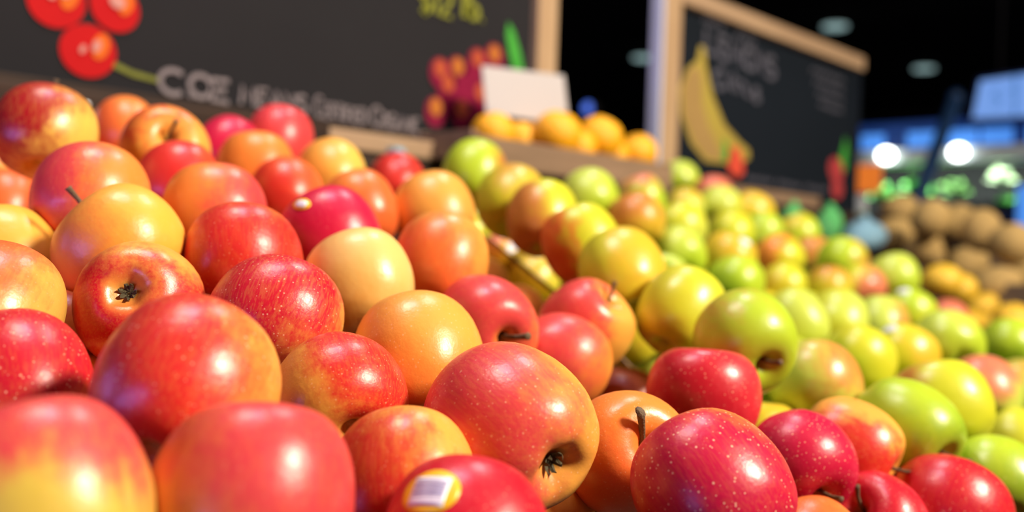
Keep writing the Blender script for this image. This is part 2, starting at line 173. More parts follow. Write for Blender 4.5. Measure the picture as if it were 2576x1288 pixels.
LOWER = [
    ('r', [0.474, 0.4156, 1.1812], 0.0368, [-0.09, 0.02, 1.0], 2.79),
    ('r', [0.2616, 0.5907, 1.2442], 0.0368, [-0.04, -0.37, 0.93], 5.3),
    ('r', [0.2675, 0.6482, 1.2821], 0.0368, [0.4, 0.05, 0.91], 4.53),
    ('r', [0.3363, 0.7579, 1.3159], 0.0368, [-0.05, 0.59, 0.81], 2.43),
    ('r', [0.9089, 1.0676, 1.3558], 0.0368, [-0.09, 0.05, 0.99], 0.93),
    ('r', [0.3954, 1.1254, 1.4041], 0.0368, [-0.43, 0.44, 0.79], 0.77),
    ('g', [1.2044, 0.3716, 1.1422], 0.0368, [-0.59, 0.65, 0.48], 3.61),
    ('g', [0.7693, 0.4284, 1.2002], 0.0368, [0.11, -0.0, 0.99], 5.74),
    ('g', [0.8442, 0.4952, 1.2229], 0.0368, [0.89, -0.11, 0.44], 2.97),
    ('g', [0.8326, 0.5625, 1.2166], 0.0368, [0.14, -0.54, 0.83], 4.52),
    ('g', [0.837, 0.6151, 1.2747], 0.0368, [-0.33, 0.4, 0.85], 5.58),
    ('g', [0.9164, 0.6124, 1.2673], 0.0368, [0.24, 0.86, 0.44], 1.43),
    ('g', [0.9103, 0.7245, 1.3157], 0.0368, [-0.51, 0.02, 0.86], 1.11),
    ('g', [1.1253, 0.7772, 1.3215], 0.0368, [-0.52, -0.47, 0.72], 4.21),
    ('g', [1.4143, 0.7926, 1.273], 0.0368, [-0.18, 0.19, 0.97], 3.24),
    ('g', [1.6341, 0.8431, 1.3102], 0.0368, [-0.04, 0.23, 0.97], 4.97),
    ('g', [1.0569, 0.9078, 1.3466], 0.0368, [0.87, 0.28, 0.4], 0.71),
    ('g', [1.4182, 0.9105, 1.3164], 0.0368, [0.13, -0.66, 0.74], 6.09),
    ('r', [0.1136, 0.5896, 1.2685], 0.0368, [-0.07, -0.82, 0.56], 0.25),
    ('r', [0.1225, 0.7091, 1.3078], 0.0368, [0.82, 0.08, 0.57], 2.92),
    ('r', [0.1922, 0.7035, 1.3033], 0.0368, [-0.12, -0.78, 0.62], 4.44),
    ('r', [0.1258, 0.8226, 1.3454], 0.0368, [0.54, 0.55, 0.64], 1.05),
    ('r', [0.1118, 0.7735, 1.2853], 0.0368, [-0.18, -0.16, 0.97], 2.07),
    ('r', [0.1973, 0.8798, 1.3616], 0.0368, [-0.1, 0.12, 0.99], 6.06),
    ('r', [0.1946, 0.9962, 1.4004], 0.0368, [0.14, 0.31, 0.94], 4.41),
    ('r', [0.1875, 0.5441, 1.2031], 0.0368, [-0.55, -0.42, 0.72], 4.35),
    ('r', [0.1234, 0.6556, 1.2521], 0.0368, [0.52, 0.23, 0.82], 3.46),
    ('r', [0.2627, 0.5215, 1.2402], 0.0368, [-0.38, 0.86, 0.33], 6.02),
    ('r', [0.2648, 0.8234, 1.3404], 0.0368, [0.08, -0.81, 0.58], 4.59),
    ('r', [0.3343, 1.1173, 1.4353], 0.0368, [0.5, 0.16, 0.85], 0.25),
    ('r', [0.3308, 0.5845, 1.2554], 0.0368, [-0.03, -0.31, 0.95], 3.73),
    ('r', [0.2625, 0.8924, 1.3444], 0.0368, [-0.61, -0.02, 0.79], 2.85),
    ('r', [0.261, 1.1218, 1.4396], 0.0368, [-0.32, -0.48, 0.82], 2.93),
    ('r', [0.2605, 1.01, 1.3898], 0.0368, [-0.58, 0.29, 0.76], 2.55),
    ('r', [0.6305, 0.4093, 1.1763], 0.0368, [-0.15, 0.57, 0.81], 2.93),
    ('r', [0.5589, 0.5284, 1.2218], 0.0368, [0.03, 0.49, 0.87], 2.39),
    ('g', [1.1287, 0.6672, 1.2743], 0.0368, [0.22, -0.37, 0.9], 0.22),
    ('g', [1.3496, 0.3217, 1.1096], 0.0368, [0.41, -0.57, 0.71], 4.17),
    ('r', [0.4031, 1.1822, 1.4542], 0.0368, [0.22, -0.46, 0.86], 1.84),
    ('g', [1.5625, 0.3806, 1.1182], 0.0368, [0.19, -0.43, 0.88], 2.33),
    ('g', [1.0543, 0.5508, 1.2303], 0.0368, [-0.35, 0.26, 0.9], 1.68),
    ('r', [0.4845, 1.1257, 1.4229], 0.0368, [0.6, -0.32, 0.74], 5.44),
    ('g', [1.281, 0.2596, 1.0884], 0.0368, [-0.44, -0.59, 0.68], 5.2),
    ('r', [0.8366, 0.8783, 1.3369], 0.0368, [-0.53, -0.14, 0.84], 2.34),
    ('g', [1.417, 0.2608, 1.0784], 0.0368, [-0.45, 0.43, 0.78], 4.84),
    ('g', [1.0607, 0.7268, 1.305], 0.0368, [-0.42, 0.59, 0.69], 0.39),
    ('g', [1.2708, 0.3261, 1.098], 0.0368, [-0.9, -0.19, 0.39], 4.0),
    ('g', [1.2016, 0.4362, 1.17], 0.0368, [-0.8, -0.05, 0.6], 1.28),
    ('r', [0.3338, 1.1822, 1.4569], 0.0368, [-0.12, -0.66, 0.74], 0.42),
    ('r', [0.4726, 0.6567, 1.2455], 0.0368, [-0.03, -0.6, 0.8], 0.86),
    ('g', [0.9871, 0.6086, 1.2602], 0.0368, [-0.1, -0.38, 0.92], 4.12),
    ('r', [0.1892, 0.7714, 1.2975], 0.0368, [0.11, -0.0, 0.99], 1.61),
    ('r', [0.694, 0.5908, 1.2247], 0.0368, [-0.21, -0.1, 0.97], 4.02),
    ('r', [0.2605, 0.7774, 1.2778], 0.0368, [-0.13, -0.34, 0.93], 6.04),
    ('g', [1.7039, 0.3223, 1.0791], 0.0368, [-0.27, 0.04, 0.96], 0.09),
    ('r', [0.5609, 0.8899, 1.3449], 0.0368, [0.32, -0.11, 0.94], 1.16),
    ('g', [1.0551, 0.8397, 1.3536], 0.0368, [0.38, 0.2, 0.9], 1.01),
    ('r', [0.5513, 0.6438, 1.2698], 0.0368, [-0.18, 0.45, 0.87], 4.17),
    ('r', [0.6831, 0.6504, 1.267], 0.0368, [0.24, 0.53, 0.81], 5.57),
    ('r', [0.4805, 1.0013, 1.3912], 0.0368, [0.27, -0.04, 0.96], 5.75),
    ('r', [0.5578, 1.0056, 1.3897], 0.0368, [-0.51, -0.25, 0.82], 3.58),
    ('g', [1.6368, 0.4405, 1.138], 0.0368, [0.69, 0.63, 0.36], 0.12),
    ('r', [0.4032, 0.8797, 1.3538], 0.0368, [-0.48, 0.29, 0.83], 4.74),
    ('r', [0.4023, 0.9476, 1.3479], 0.0368, [-0.45, -0.03, 0.89], 1.91),
    ('r', [0.9142, 1.0009, 1.3746], 0.0368, [0.31, -0.24, 0.92], 4.27),
    ('g', [1.9273, 0.3783, 1.0889], 0.0368, [0.46, -0.04, 0.88], 1.54),
    ('g', [1.92, 0.499, 1.141], 0.0368, [-0.19, -0.27, 0.95], 1.68),
    ('g', [1.1307, 0.2656, 1.1026], 0.0368, [0.35, -0.56, 0.75], 5.12),
    ('g', [1.5618, 0.4489, 1.118], 0.0368, [-0.08, 0.34, 0.94], 5.32),
    ('g', [1.7729, 0.434, 1.1247], 0.0368, [0.19, 0.18, 0.96], 1.96),
    ('g', [1.4186, 0.7215, 1.2749], 0.0368, [0.38, 0.83, 0.41], 4.76),
    ('r', [0.4789, 1.066, 1.3685], 0.0368, [0.51, -0.01, 0.86], 4.39),
    ('g', [0.9859, 0.7194, 1.3076], 0.0368, [-0.1, 0.39, 0.92], 1.29),
    ('r', [0.1867, 0.4744, 1.1959], 0.0368, [0.14, -0.27, 0.95], 2.81),
    ('r', [0.4772, 0.7053, 1.2931], 0.0368, [0.25, -0.24, 0.94], 1.7),
    ('r', [0.4018, 0.7725, 1.3024], 0.0368, [-0.57, -0.53, 0.63], 4.64),
    ('r', [0.1995, 1.063, 1.4129], 0.0368, [0.2, -0.71, 0.67], 0.47),
    ('g', [1.6303, 0.377, 1.1114], 0.0368, [0.12, 0.53, 0.84], 0.42),
    ('g', [1.3348, 0.4988, 1.1864], 0.0368, [0.72, 0.64, 0.28], 3.28),
    ('g', [1.9905, 0.4436, 1.1119], 0.0368, [-0.09, -0.73, 0.68], 5.1),
    ('g', [1.1306, 1.0134, 1.4219], 0.0368, [-0.63, -0.55, 0.56], 0.26),
    ('g', [1.06, 0.258, 1.1049], 0.0368, [0.16, 0.47, 0.87], 5.99),
    ('r', [0.4801, 0.8217, 1.3316], 0.0368, [-0.16, -0.46, 0.87], 4.72),
    ('g', [1.8483, 0.4356, 1.1195], 0.0368, [-0.23, -0.14, 0.96], 3.66),
    ('g', [1.8537, 0.3195, 1.0695], 0.0368, [-0.12, 0.82, 0.57], 0.85),
    ('g', [0.7733, 0.4962, 1.2059], 0.0368, [0.87, -0.1, 0.49], 2.34),
    ('g', [1.053, 0.6186, 1.2365], 0.0368, [0.24, -0.18, 0.96], 5.14),
    ('g', [1.0559, 0.9612, 1.4055], 0.0368, [0.27, -0.79, 0.56], 5.72),
    ('r', [0.3288, 0.8919, 1.3291], 0.0368, [0.26, -0.13, 0.96], 5.79),
    ('g', [1.1307, 0.5601, 1.212], 0.0368, [-0.25, -0.45, 0.86], 4.68),
    ('g', [1.995, 0.5477, 1.156], 0.0368, [0.08, 0.37, 0.93], 4.71),
    ('g', [1.6392, 0.2661, 1.0634], 0.0368, [-0.45, -0.61, 0.66], 0.08),
    ('g', [1.7108, 0.4927, 1.1546], 0.0368, [0.18, -0.8, 0.58], 3.19),
    ('g', [1.8454, 0.5483, 1.1679], 0.0368, [-0.05, -0.36, 0.93], 1.36),
    ('g', [1.3383, 0.8518, 1.2943], 0.0368, [0.54, 0.58, 0.62], 1.76),
    ('g', [1.1333, 0.8945, 1.3644], 0.0368, [0.86, -0.03, 0.52], 2.54),
    ('g', [1.2002, 0.6681, 1.2691], 0.0368, [-0.22, -0.04, 0.97], 1.95),
    ('g', [1.1978, 0.8029, 1.2778], 0.0368, [-0.05, -0.18, 0.98], 3.78),
    ('r', [0.7696, 0.7803, 1.2594], 0.0368, [-0.15, 0.64, 0.75], 0.83),
    ('g', [1.197, 0.904, 1.3406], 0.0368, [-0.46, 0.06, 0.89], 0.65),
    ('r', [0.8416, 0.945, 1.3493], 0.0368, [-0.4, -0.31, 0.86], 5.77),
    ('r', [0.8393, 1.0579, 1.3869], 0.0368, [-0.76, 0.36, 0.53], 3.54),
    ('g', [1.5645, 0.2617, 1.0673], 0.0368, [-0.36, -0.81, 0.46], 5.1),
    ('g', [1.8531, 0.7219, 1.2414], 0.0368, [0.15, 0.13, 0.98], 1.67),
    ('g', [1.2798, 0.8537, 1.3291], 0.0368, [-0.32, -0.39, 0.86], 5.9),
    ('g', [0.9842, 0.4942, 1.2116], 0.0368, [-0.86, 0.3, 0.4], 2.72),
    ('g', [1.0557, 0.3256, 1.1144], 0.0368, [0.3, 0.02, 0.95], 4.22),
    ('g', [1.5585, 0.33, 1.0708], 0.0368, [0.23, -0.81, 0.54], 1.91),
    ('g', [1.4896, 0.4436, 1.1508], 0.0368, [-0.59, 0.71, 0.39], 1.17),
    ('g', [1.5572, 0.5528, 1.1922], 0.0368, [-0.18, -0.06, 0.98], 3.99),
    ('g', [1.6381, 1.1848, 1.4558], 0.0368, [0.45, -0.59, 0.68], 2.19),
    ('r', [0.4058, 0.4121, 1.1826], 0.0368, [-0.51, -0.23, 0.83], 0.5),
    ('r', [0.1892, 0.9462, 1.3492], 0.0368, [-0.26, -0.02, 0.96], 6.23),
    ('g', [1.4868, 0.2646, 1.0745], 0.0368, [-0.74, -0.51, 0.43], 0.27),
    ('g', [1.4202, 0.328, 1.0905], 0.0368, [-0.73, -0.19, 0.66], 2.06),
    ('g', [1.4949, 0.7254, 1.2707], 0.0368, [-0.51, 0.36, 0.78], 1.27),
    ('r', [0.634, 0.8235, 1.3264], 0.0368, [0.59, 0.09, 0.8], 2.73),
    ('g', [1.4077, 0.4353, 1.147], 0.0368, [-0.18, -0.05, 0.98], 6.03),
    ('g', [1.0511, 0.5043, 1.178], 0.0368, [-0.04, 0.16, 0.99], 0.18),
    ('g', [1.1283, 0.9629, 1.3678], 0.0368, [-0.29, 0.02, 0.96], 0.63),
    ('r', [0.4122, 0.6475, 1.2764], 0.0368, [0.38, -0.51, 0.77], 0.54),
    ('r', [0.7572, 0.8967, 1.3207], 0.0368, [0.1, 0.06, 0.99], 0.63),
    ('g', [0.9851, 0.2562, 1.1099], 0.0368, [0.3, 0.49, 0.82], 4.02),
    ('g', [1.0558, 0.4364, 1.1814], 0.0368, [0.06, -0.07, 1.0], 0.81),
    ('g', [1.1307, 0.4417, 1.1778], 0.0368, [-0.55, -0.14, 0.83], 1.11),
    ('g', [0.9857, 0.7876, 1.3074], 0.0368, [-0.3, 0.33, 0.89], 5.44),
    ('g', [0.9858, 0.8355, 1.3572], 0.0368, [0.63, 0.1, 0.77], 2.78),
    ('r', [0.3414, 0.8254, 1.3381], 0.0368, [0.43, -0.02, 0.9], 5.63),
]
FRUIT = {
    'K1': ([2.8738, 1.1637, 1.5211], 0.052, [0.0532, 0.0509]),
    'K2': ([2.6241, 0.9819, 1.4851], 0.0517, [0.0517, 0.0517]),
    'K3': ([2.925, 1.0206, 1.4892], 0.052, [0.0498, 0.0543]),
    'K4': ([2.6828, 0.8762, 1.4574], 0.052, [0.049, 0.0552]),
    'K5': ([2.6061, 0.7789, 1.4238], 0.052, [0.0506, 0.0535]),
    'K6': ([2.7445, 1.1289, 1.4447], 0.052, [0.0554, 0.0488]),
    'K7': ([2.6934, 1.0121, 1.4015], 0.0523, [0.0573, 0.0478]),
    'K8': ([2.8403, 0.9661, 1.3716], 0.052, [0.059, 0.0459]),
    'K9': ([2.5923, 0.8051, 1.3223], 0.0534, [0.0585, 0.0488]),
    'K10': ([2.7655, 0.7827, 1.3392], 0.052, [0.053, 0.051]),
    'L1': ([2.0406, 0.7389, 1.3307], 0.0381, [0.0414, 0.0351]),
    'L2': ([2.2471, 0.7758, 1.3112], 0.0372, [0.0399, 0.0347]),
    'L3': ([2.5145, 0.8151, 1.2671], 0.0361, [0.0401, 0.0325]),
    'L4': ([2.3418, 0.7948, 1.2382], 0.0353, [0.0432, 0.0288]),
    'L5': ([2.2604, 0.6704, 1.254], 0.0367, [0.0421, 0.032]),
    'L6': ([2.447, 0.7726, 1.2308], 0.0339, [0.0388, 0.0296]),
    'O1': ([1.1542, 1.14, 1.5499], 0.0335, [0.0376, 0.0298]),
    'O2': ([1.2717, 1.185, 1.5507], 0.032, [0.0334, 0.0306]),
    'O3': ([1.3029, 1.13, 1.5649], 0.0441, [0.0455, 0.0427]),
    'O4': ([1.4351, 1.14, 1.5725], 0.0437, [0.0468, 0.0409]),
    'O5': ([1.5666, 1.15, 1.559], 0.0381, [0.0409, 0.0355]),
}
PALETTE = {'Y': (0.8, 0.5, 0.085), 'Yo': (0.82, 0.43, 0.055), 'Yp': (0.8, 0.52, 0.16), 'YO': (0.8, 0.36, 0.06), 'O': (0.8, 0.24, 0.04), 'OR': (0.76, 0.13, 0.03), 'R': (0.62, 0.025, 0.02), 'P': (0.68, 0.05, 0.06), 'M': (0.56, 0.008, 0.05), 'C': (0.55, 0.01, 0.025), 'D': (0.36, 0.006, 0.012), 'YG': (0.66, 0.46, 0.065), 'Yd': (0.62, 0.38, 0.07), 'g': (0.42, 0.56, 0.026), 'gy': (0.58, 0.58, 0.026), 'gl': (0.5, 0.6, 0.085), 'gd': (0.26, 0.41, 0.02), 'BO': (0.56, 0.2, 0.04), 'PK': (0.66, 0.16, 0.1), 'GO': (0.66, 0.43, 0.028)}


# ------------------------------------------------------------------ helpers


def link(name, me, mat=None, parent=None):
    o = bpy.data.objects.new(name, me)
    COL.objects.link(o)
    if mat and me:
        if not me.materials:
            me.materials.append(mat)
    if parent:
        o.parent = parent
    return o


def tag(o, label=None, cat=None, group=None, kind=None):
    if label:
        o['label'] = label
    if cat:
        o['category'] = cat
    if group:
        o['group'] = group
    if kind:
        o['kind'] = kind
    return o


def empty(name, loc=(0, 0, 0)):
    o = bpy.data.objects.new(name, None)
    COL.objects.link(o)
    o.location = loc
    o.empty_display_size = .05
    return o


def mesh(name, verts, faces, smooth=False):
    me = bpy.data.meshes.new(name)
    me.from_pydata([tuple(v) for v in verts], [], faces)
    me.update()
    if smooth:
        for p in me.polygons:
            p.use_smooth = True
    return me


def bm_mesh(name, bm, smooth=False):
    me = bpy.data.meshes.new(name)
    bmesh.ops.recalc_face_normals(bm, faces=bm.faces[:])
    bm.to_mesh(me)
    bm.free()
    if smooth:
        for p in me.polygons:
            p.use_smooth = True
    return me


def box(name, lo, hi, mat, parent=None, bevel=.0, base=None):
    """axis-aligned box given in world coordinates (parent empties only translate)"""
    b = Vector(base) if base else (Vector(parent.location) if parent else Vector((0, 0, 0)))
    if parent and parent.parent:
        b = b + Vector(parent.parent.location)
    bm = bmesh.new()
    r = bmesh.ops.create_cube(bm, size=1)
    lo, hi = Vector(lo), Vector(hi)
    for v in bm.verts:
        v.co = Vector(((lo[i] if v.co[i] < 0 else hi[i]) - b[i]) for i in range(3))
    if bevel:
        bmesh.ops.bevel(bm, geom=bm.edges[:], offset=bevel, segments=2, affect='EDGES', profile=.7)
    return link(name, bm_mesh(name, bm), mat, parent)


def prism(name, pts_front, depth, mat, parent=None, base=(0, 0, 0)):
    """solid from a front polygon (world points) pushed back by vector depth"""
    n = len(pts_front)
    b = Vector(base)
    v = [Vector(p) - b for p in pts_front] + [Vector(p) + Vector(depth) - b for p in pts_front]
    f = [list(range(n)), list(range(2 * n - 1, n - 1, -1))] + [[i, i + n, (i + 1) % n + n, (i + 1) % n] for i in range(n)]
    bm = bmesh.new()
    vv = [bm.verts.new(p) for p in v]
    for q in f:
        bm.faces.new([vv[i] for i in q])
    return link(name, bm_mesh(name, bm), mat, parent)


def tube(name, pts, radii, mat, parent=None, seg=10, caps=True):
    verts, faces = [], []
    pts = [Vector(p) for p in pts]
    up = Vector((.3, .2, 1)).normalized()
    for i, p in enumerate(pts):
        t = (pts[min(i + 1, len(pts) - 1)] - pts[max(i - 1, 0)]).normalized()
        a = t.cross(up)
        if a.length < .05:
            a = t.cross(Vector((1, 0, 0)))
        a.normalize()
        b = t.cross(a)
        for k in range(seg):
            w = 2 * math.pi * k / seg
            verts.append(p + (a * math.cos(w) + b * math.sin(w)) * radii[i])
    for i in range(len(pts) - 1):
        for k in range(seg):
            faces.append((i * seg + k, i * seg + (k + 1) % seg, (i + 1) * seg + (k + 1) % seg, (i + 1) * seg + k))
    if caps:
        faces.append(tuple(range(seg - 1, -1, -1)))
        faces.append(tuple(range((len(pts) - 1) * seg, len(pts) * seg)))
    return link(name, mesh(name, verts, faces, True), mat, parent)


# ------------------------------------------------------------------ materials
class NT:
    def __init__(s, name):
        s.m = bpy.data.materials.new(name)
        s.m.use_nodes = True
        s.t = s.m.node_tree
        s.b = s.t.nodes['Principled BSDF']

    def n(s, typ, **kw):
        nd = s.t.nodes.new(typ)
        for k, v in kw.items():
            if k.startswith('i_'):
                nd.inputs[k[2:].replace('_', ' ')].default_value = v
            else:
                setattr(nd, k, v)
        return nd

    def l(s, a, b):
        s.t.links.new(a, b)

    def math(s, op, a, b=None, c=None, clamp=False):
        nd = s.t.nodes.new('ShaderNodeMath')
        nd.operation = op
        nd.use_clamp = clamp
        for i, x in enumerate((a, b, c)):
            if x is None:
                continue
            if isinstance(x, (int, float)):
                nd.inputs[i].default_value = x
            else:
                s.l(x, nd.inputs[i])
        return nd.outputs[0]

    def mix(s, fac, a, b):
        nd = s.t.nodes.new('ShaderNodeMix')
        nd.data_type = 'RGBA'
        for sock, x in ((nd.inputs[0], fac), (nd.inputs[6], a), (nd.inputs[7], b)):
            if isinstance(x, (int, float)):
                sock.default_value = x
            elif isinstance(x, tuple):
                sock.default_value = x if len(x) == 4 else (*x, 1)
            else:
                s.l(x, sock)
        return nd.outputs[2]

    def vmath(s, op, a, b=None):
        nd = s.t.nodes.new('ShaderNodeVectorMath')
        nd.operation = op
        for i, x in enumerate((a, b)):
            if x is None:
                continue
            if isinstance(x, tuple):
                nd.inputs[i].default_value = x
            else:
                s.l(x, nd.inputs[i])
        return nd

    def set(s, **kw):
        for k, v in kw.items():
            s.b.inputs[k.replace('_', ' ')].default_value = v
        return s

    def noise(s, vec, scale, detail=2.0, rough=.5):
        nd = s.n('ShaderNodeTexNoise')
        nd.inputs['Scale'].default_value = scale
        nd.inputs['Detail'].default_value = detail
        nd.inputs['Roughness'].default_value = rough
        s.l(vec, nd.inputs['Vector'])
        return nd.outputs['Fac']


def smooth(m, val, lo, hi):
    nd = m.n('ShaderNodeMapRange', interpolation_type='SMOOTHSTEP')
    for i, x in ((0, val), (1, lo), (2, hi)):
        if isinstance(x, (int, float)):
            nd.inputs[i].default_value = x
        else:
            m.l(x, nd.inputs[i])
    return nd.outputs[0]


def apple_material():
    m = NT('apple_skin')
    tc = m.n('ShaderNodeTexCoord').outputs['Object']

    def att(nm):
        return m.n('ShaderNodeAttribute', attribute_type='OBJECT', attribute_name=nm)
    ground = att('skin_ground').outputs['Color']
    blush = att('skin_blush').outputs['Color']
    bdir = att('blush_side').outputs['Vector']
    par = att('skin_par').outputs['Vector']
    sep = m.n('ShaderNodeSeparateXYZ')
    m.l(par, sep.inputs[0])
    amount, soft, spots = sep.outputs
    seed = att('skin_seed').outputs['Fac']
    sv = m.n('ShaderNodeCombineXYZ')
    m.l(seed, sv.inputs[0]); m.l(seed, sv.inputs[1])
    P = m.vmath('ADD', tc, sv.outputs[0]).outputs[0]
    nrm = m.vmath('NORMALIZE', tc).outputs[0]
    D = m.vmath('DOT_PRODUCT', nrm, bdir).outputs['Value']
    n1 = m.noise(P, 1.5, 2.0, .55)
    st_v = m.vmath('MULTIPLY', tc, (1, 1, .13)).outputs[0]
    st_v2 = m.vmath('ADD', st_v, sv.outputs[0]).outputs[0]
    st = m.noise(st_v2, 9.0, 3.0, .6)
    st2 = m.noise(st_v2, 26.0, 2.0, .6)
    mott = m.noise(P, 7.0, 3.0, .65)
    v = m.math('MULTIPLY', D, .72)
    v = m.math('MULTIPLY_ADD', m.math('SUBTRACT', n1, .5), .90, v)
    v = m.math('MULTIPLY_ADD', m.math('SUBTRACT', st, .5), .46, v)
    v = m.math('MULTIPLY_ADD', m.math('SUBTRACT', mott, .5), .38, v)
    t = m.math('MULTIPLY_ADD', amount, -1.7, .85)
    mask = smooth(m, v, m.math('SUBTRACT', t, soft), m.math('ADD', t, soft))
    # fine streaks let the ground colour through
    fs = smooth(m, st2, .40, .66)
    mask = m.math('MULTIPLY', mask, m.math('MULTIPLY_ADD', fs, -.13, 1.0))
    # ground colour shows round the stem and blossom ends
    sx = m.n('ShaderNodeSeparateXYZ'); m.l(tc, sx.inputs[0])
    rad = m.math('SQRT', m.math('ADD', m.math('POWER', sx.outputs[0], 2.0), m.math('POWER', sx.outputs[1], 2.0)))
    rad = m.math('MULTIPLY_ADD', m.math('SUBTRACT', n1, .5), .35, rad)
    pole = m.math('SUBTRACT', 1.0, smooth(m, rad, .12, .42))
    mask = m.math('MULTIPLY', mask, m.math('MULTIPLY_ADD', pole, -.75, 1.0))
    col = m.mix(mask, ground, blush)
    # russet in the very hollow
    deep = m.math('SUBTRACT', 1.0, smooth(m, rad, .05, .20))
    col = m.mix(m.math('MULTIPLY', deep, .55), col, (.30, .22, .05))
    # lenticels
    vo = m.n('ShaderNodeTexVoronoi', feature='F1')
    vo.inputs['Scale'].default_value = 15.0
    vo.inputs['Randomness'].default_value = 1.0
    m.l(P, vo.inputs['Vector'])
    sepc = m.n('ShaderNodeSeparateColor'); m.l(vo.outputs['Color'], sepc.inputs[0])
    rad_dot = m.math('MULTIPLY_ADD', sepc.outputs[0], .20, .10)
    dot = m.math('SUBTRACT', 1.0, smooth(m, vo.outputs['Distance'], m.math('MULTIPLY', rad_dot, .4), rad_dot))
    dot = m.math('MULTIPLY', m.math('MULTIPLY', dot, spots), .85)
    col = m.mix(dot, col, (.95, .60, .36))
    m.l(col, m.b.inputs['Base Color'])
    ro = m.math('MULTIPLY_ADD', m.noise(P, 3.0, 2.0), .16, .26)
    m.l(ro, m.b.inputs['Roughness'])
    bp = m.n('ShaderNodeBump')
    bp.inputs['Strength'].default_value = .035
    bp.inputs['Distance'].default_value = .02
    m.l(m.noise(P, 9.0, 3.0, .6), bp.inputs['Height'])
    m.l(bp.outputs[0], m.b.inputs['Normal'])
    m.set(Specular_IOR_Level=.5)
    return m.m


def plain(name, col, rough=.5, metal=0.0, emit=None, es=0.0, var=.0, scale=8.0, col2=None, bump=0.0):
    m = NT(name)
    m.set(Base_Color=(*col, 1), Roughness=rough, Metallic=metal)
    tc = m.n('ShaderNodeTexCoord').outputs['Object']
    n = m.noise(tc, scale, 4.0, .6)
    c2 = col2 or tuple(min(1, c * (1 + var)) for c in col)
    c1 = col if col2 else tuple(c * (1 - var) for c in col)
    m.l(m.mix(n, c1, c2), m.b.inputs['Base Color'])
    if bump:
        b = m.n('ShaderNodeBump')
        b.inputs['Strength'].default_value = bump
        b.inputs['Distance'].default_value = .01
        m.l(m.noise(tc, scale * 4, 4.0, .6), b.inputs['Height'])
        m.l(b.outputs[0], m.b.inputs['Normal'])
    if emit:
        m.b.inputs['Emission Color'].default_value = (*emit, 1)
        m.b.inputs['Emission Strength'].default_value = es
    return m.m


def wood(name, c1, c2, axis=0, rough=.55):
    m = NT(name)
    tc = m.n('ShaderNodeTexCoord').outputs['Object']
    s = [26., 26., 26.]
    s[axis] = 2.0
    v = m.vmath('MULTIPLY', tc, tuple(s)).outputs[0]
    n = m.noise(v, 1.6, 5.0, .65)
    m.l(m.mix(smooth(m, n, .3, .72), c1, c2), m.b.inputs['Base Color'])
    m.set(Roughness=rough)
    b = m.n('ShaderNodeBump')
    b.inputs['Strength'].default_value = .15
    b.inputs['Distance'].default_value = .004
    m.l(n, b.inputs['Height'])
    m.l(b.outputs[0], m.b.inputs['Normal'])
    return m.m


M = {}
M['apple'] = apple_material()
M['stem'] = plain('stem_bark', (.15, .095, .05), .8, var=.5, scale=6, bump=.4)
M['calyx'] = plain('calyx_leaf', (.16, .13, .06), .85, col2=(.03, .025, .015), scale=9, bump=.4)
M['wood_x'] = wood('pine_wood', (.30, .19, .11), (.42, .28, .165), 0)
M['wood_z'] = wood('pine_wood_upright', (.37, .235, .125), (.48, .325, .185), 2)
M['brown_x'] = wood('brown_wood', (.13, .075, .045), (.21, .125, .08), 0)
M['crate'] = wood('crate_wood', (.20, .125, .075), (.30, .19, .12), 0)
M['dark_wood'] = wood('dark_wood', (.030, .020, .016), (.055, .037, .028), 0)
M['board'] = plain('chalkboard_slate', (.0125, .0118, .0138), .8, col2=(.0205, .0195, .022), scale=2.2)
M['board_blue'] = plain('chalkboard_slate_cool', (.005, .008, .013), .7, col2=(.009, .013, .020), scale=2.2)
M['chalk'] = plain('white_chalk', (.15, .125, .13), .95, col2=(.27, .23, .24), scale=60)
M['chalk_dim'] = plain('smudged_chalk', (.06, .06, .08), .95, col2=(.13, .13, .165), scale=60)
M['chalk_green'] = plain('green_chalk', (.16, .17, .02), .95, col2=(.28, .29, .04), scale=60)
M['paint_red'] = plain('red_paint', (.40, .002, .006), .7, col2=(.50, .006, .006), scale=9)
M['paint_orange'] = plain('orange_paint', (.62, .12, .012), .7, var=.2, scale=20)
M['paint_dark_red'] = plain('dark_red_paint', (.15, .003, .03), .7, col2=(.25, .008, .042), scale=20)
M['paint_gold'] = plain('gold_paint', (.46, .18, .025), .7, col2=(.38, .09, .02), scale=20)
M['paint_rust'] = plain('rust_paint', (.34, .05, .025), .7, col2=(.42, .09, .03), scale=20)
M['paint_white'] = plain('cream_paint', (.60, .36, .30), .7, col2=(.50, .14, .12), scale=30)
M['paint_olive'] = plain('olive_paint', (.16, .17, .03), .7, var=.3, scale=40)
M['paint_leaf'] = plain('leaf_green_paint', (.035, .26, .03), .7, col2=(.07, .38, .05), scale=20)
M['paint_banana'] = plain('banana_yellow_paint', (.34, .25, .045), .7, col2=(.40, .31, .06), scale=12)
M['paint_banana2'] = plain('banana_ochre_paint', (.34, .215, .075), .7, var=.15, scale=12)
M['paint_berry'] = plain('berry_red_paint', (.58, .045, .03), .7, col2=(.66, .10, .05), scale=20)
M['paint_radish'] = plain('radish_red_paint', (.34, .03, .04), .7, col2=(.44, .06, .06), scale=20)
M['paper'] = plain('white_card', (.42, .39, .39), .6, col2=(.47, .44, .44), scale=5)
M['frame_dark'] = wood('dark_frame_wood', (.022, .013, .010), (.045, .026, .018), 0)
M['edge_blue_lit'] = plain('blue_lit_edge', (.50, .52, .66), .5, var=.08)  # blue light on the post's side, put into its colour
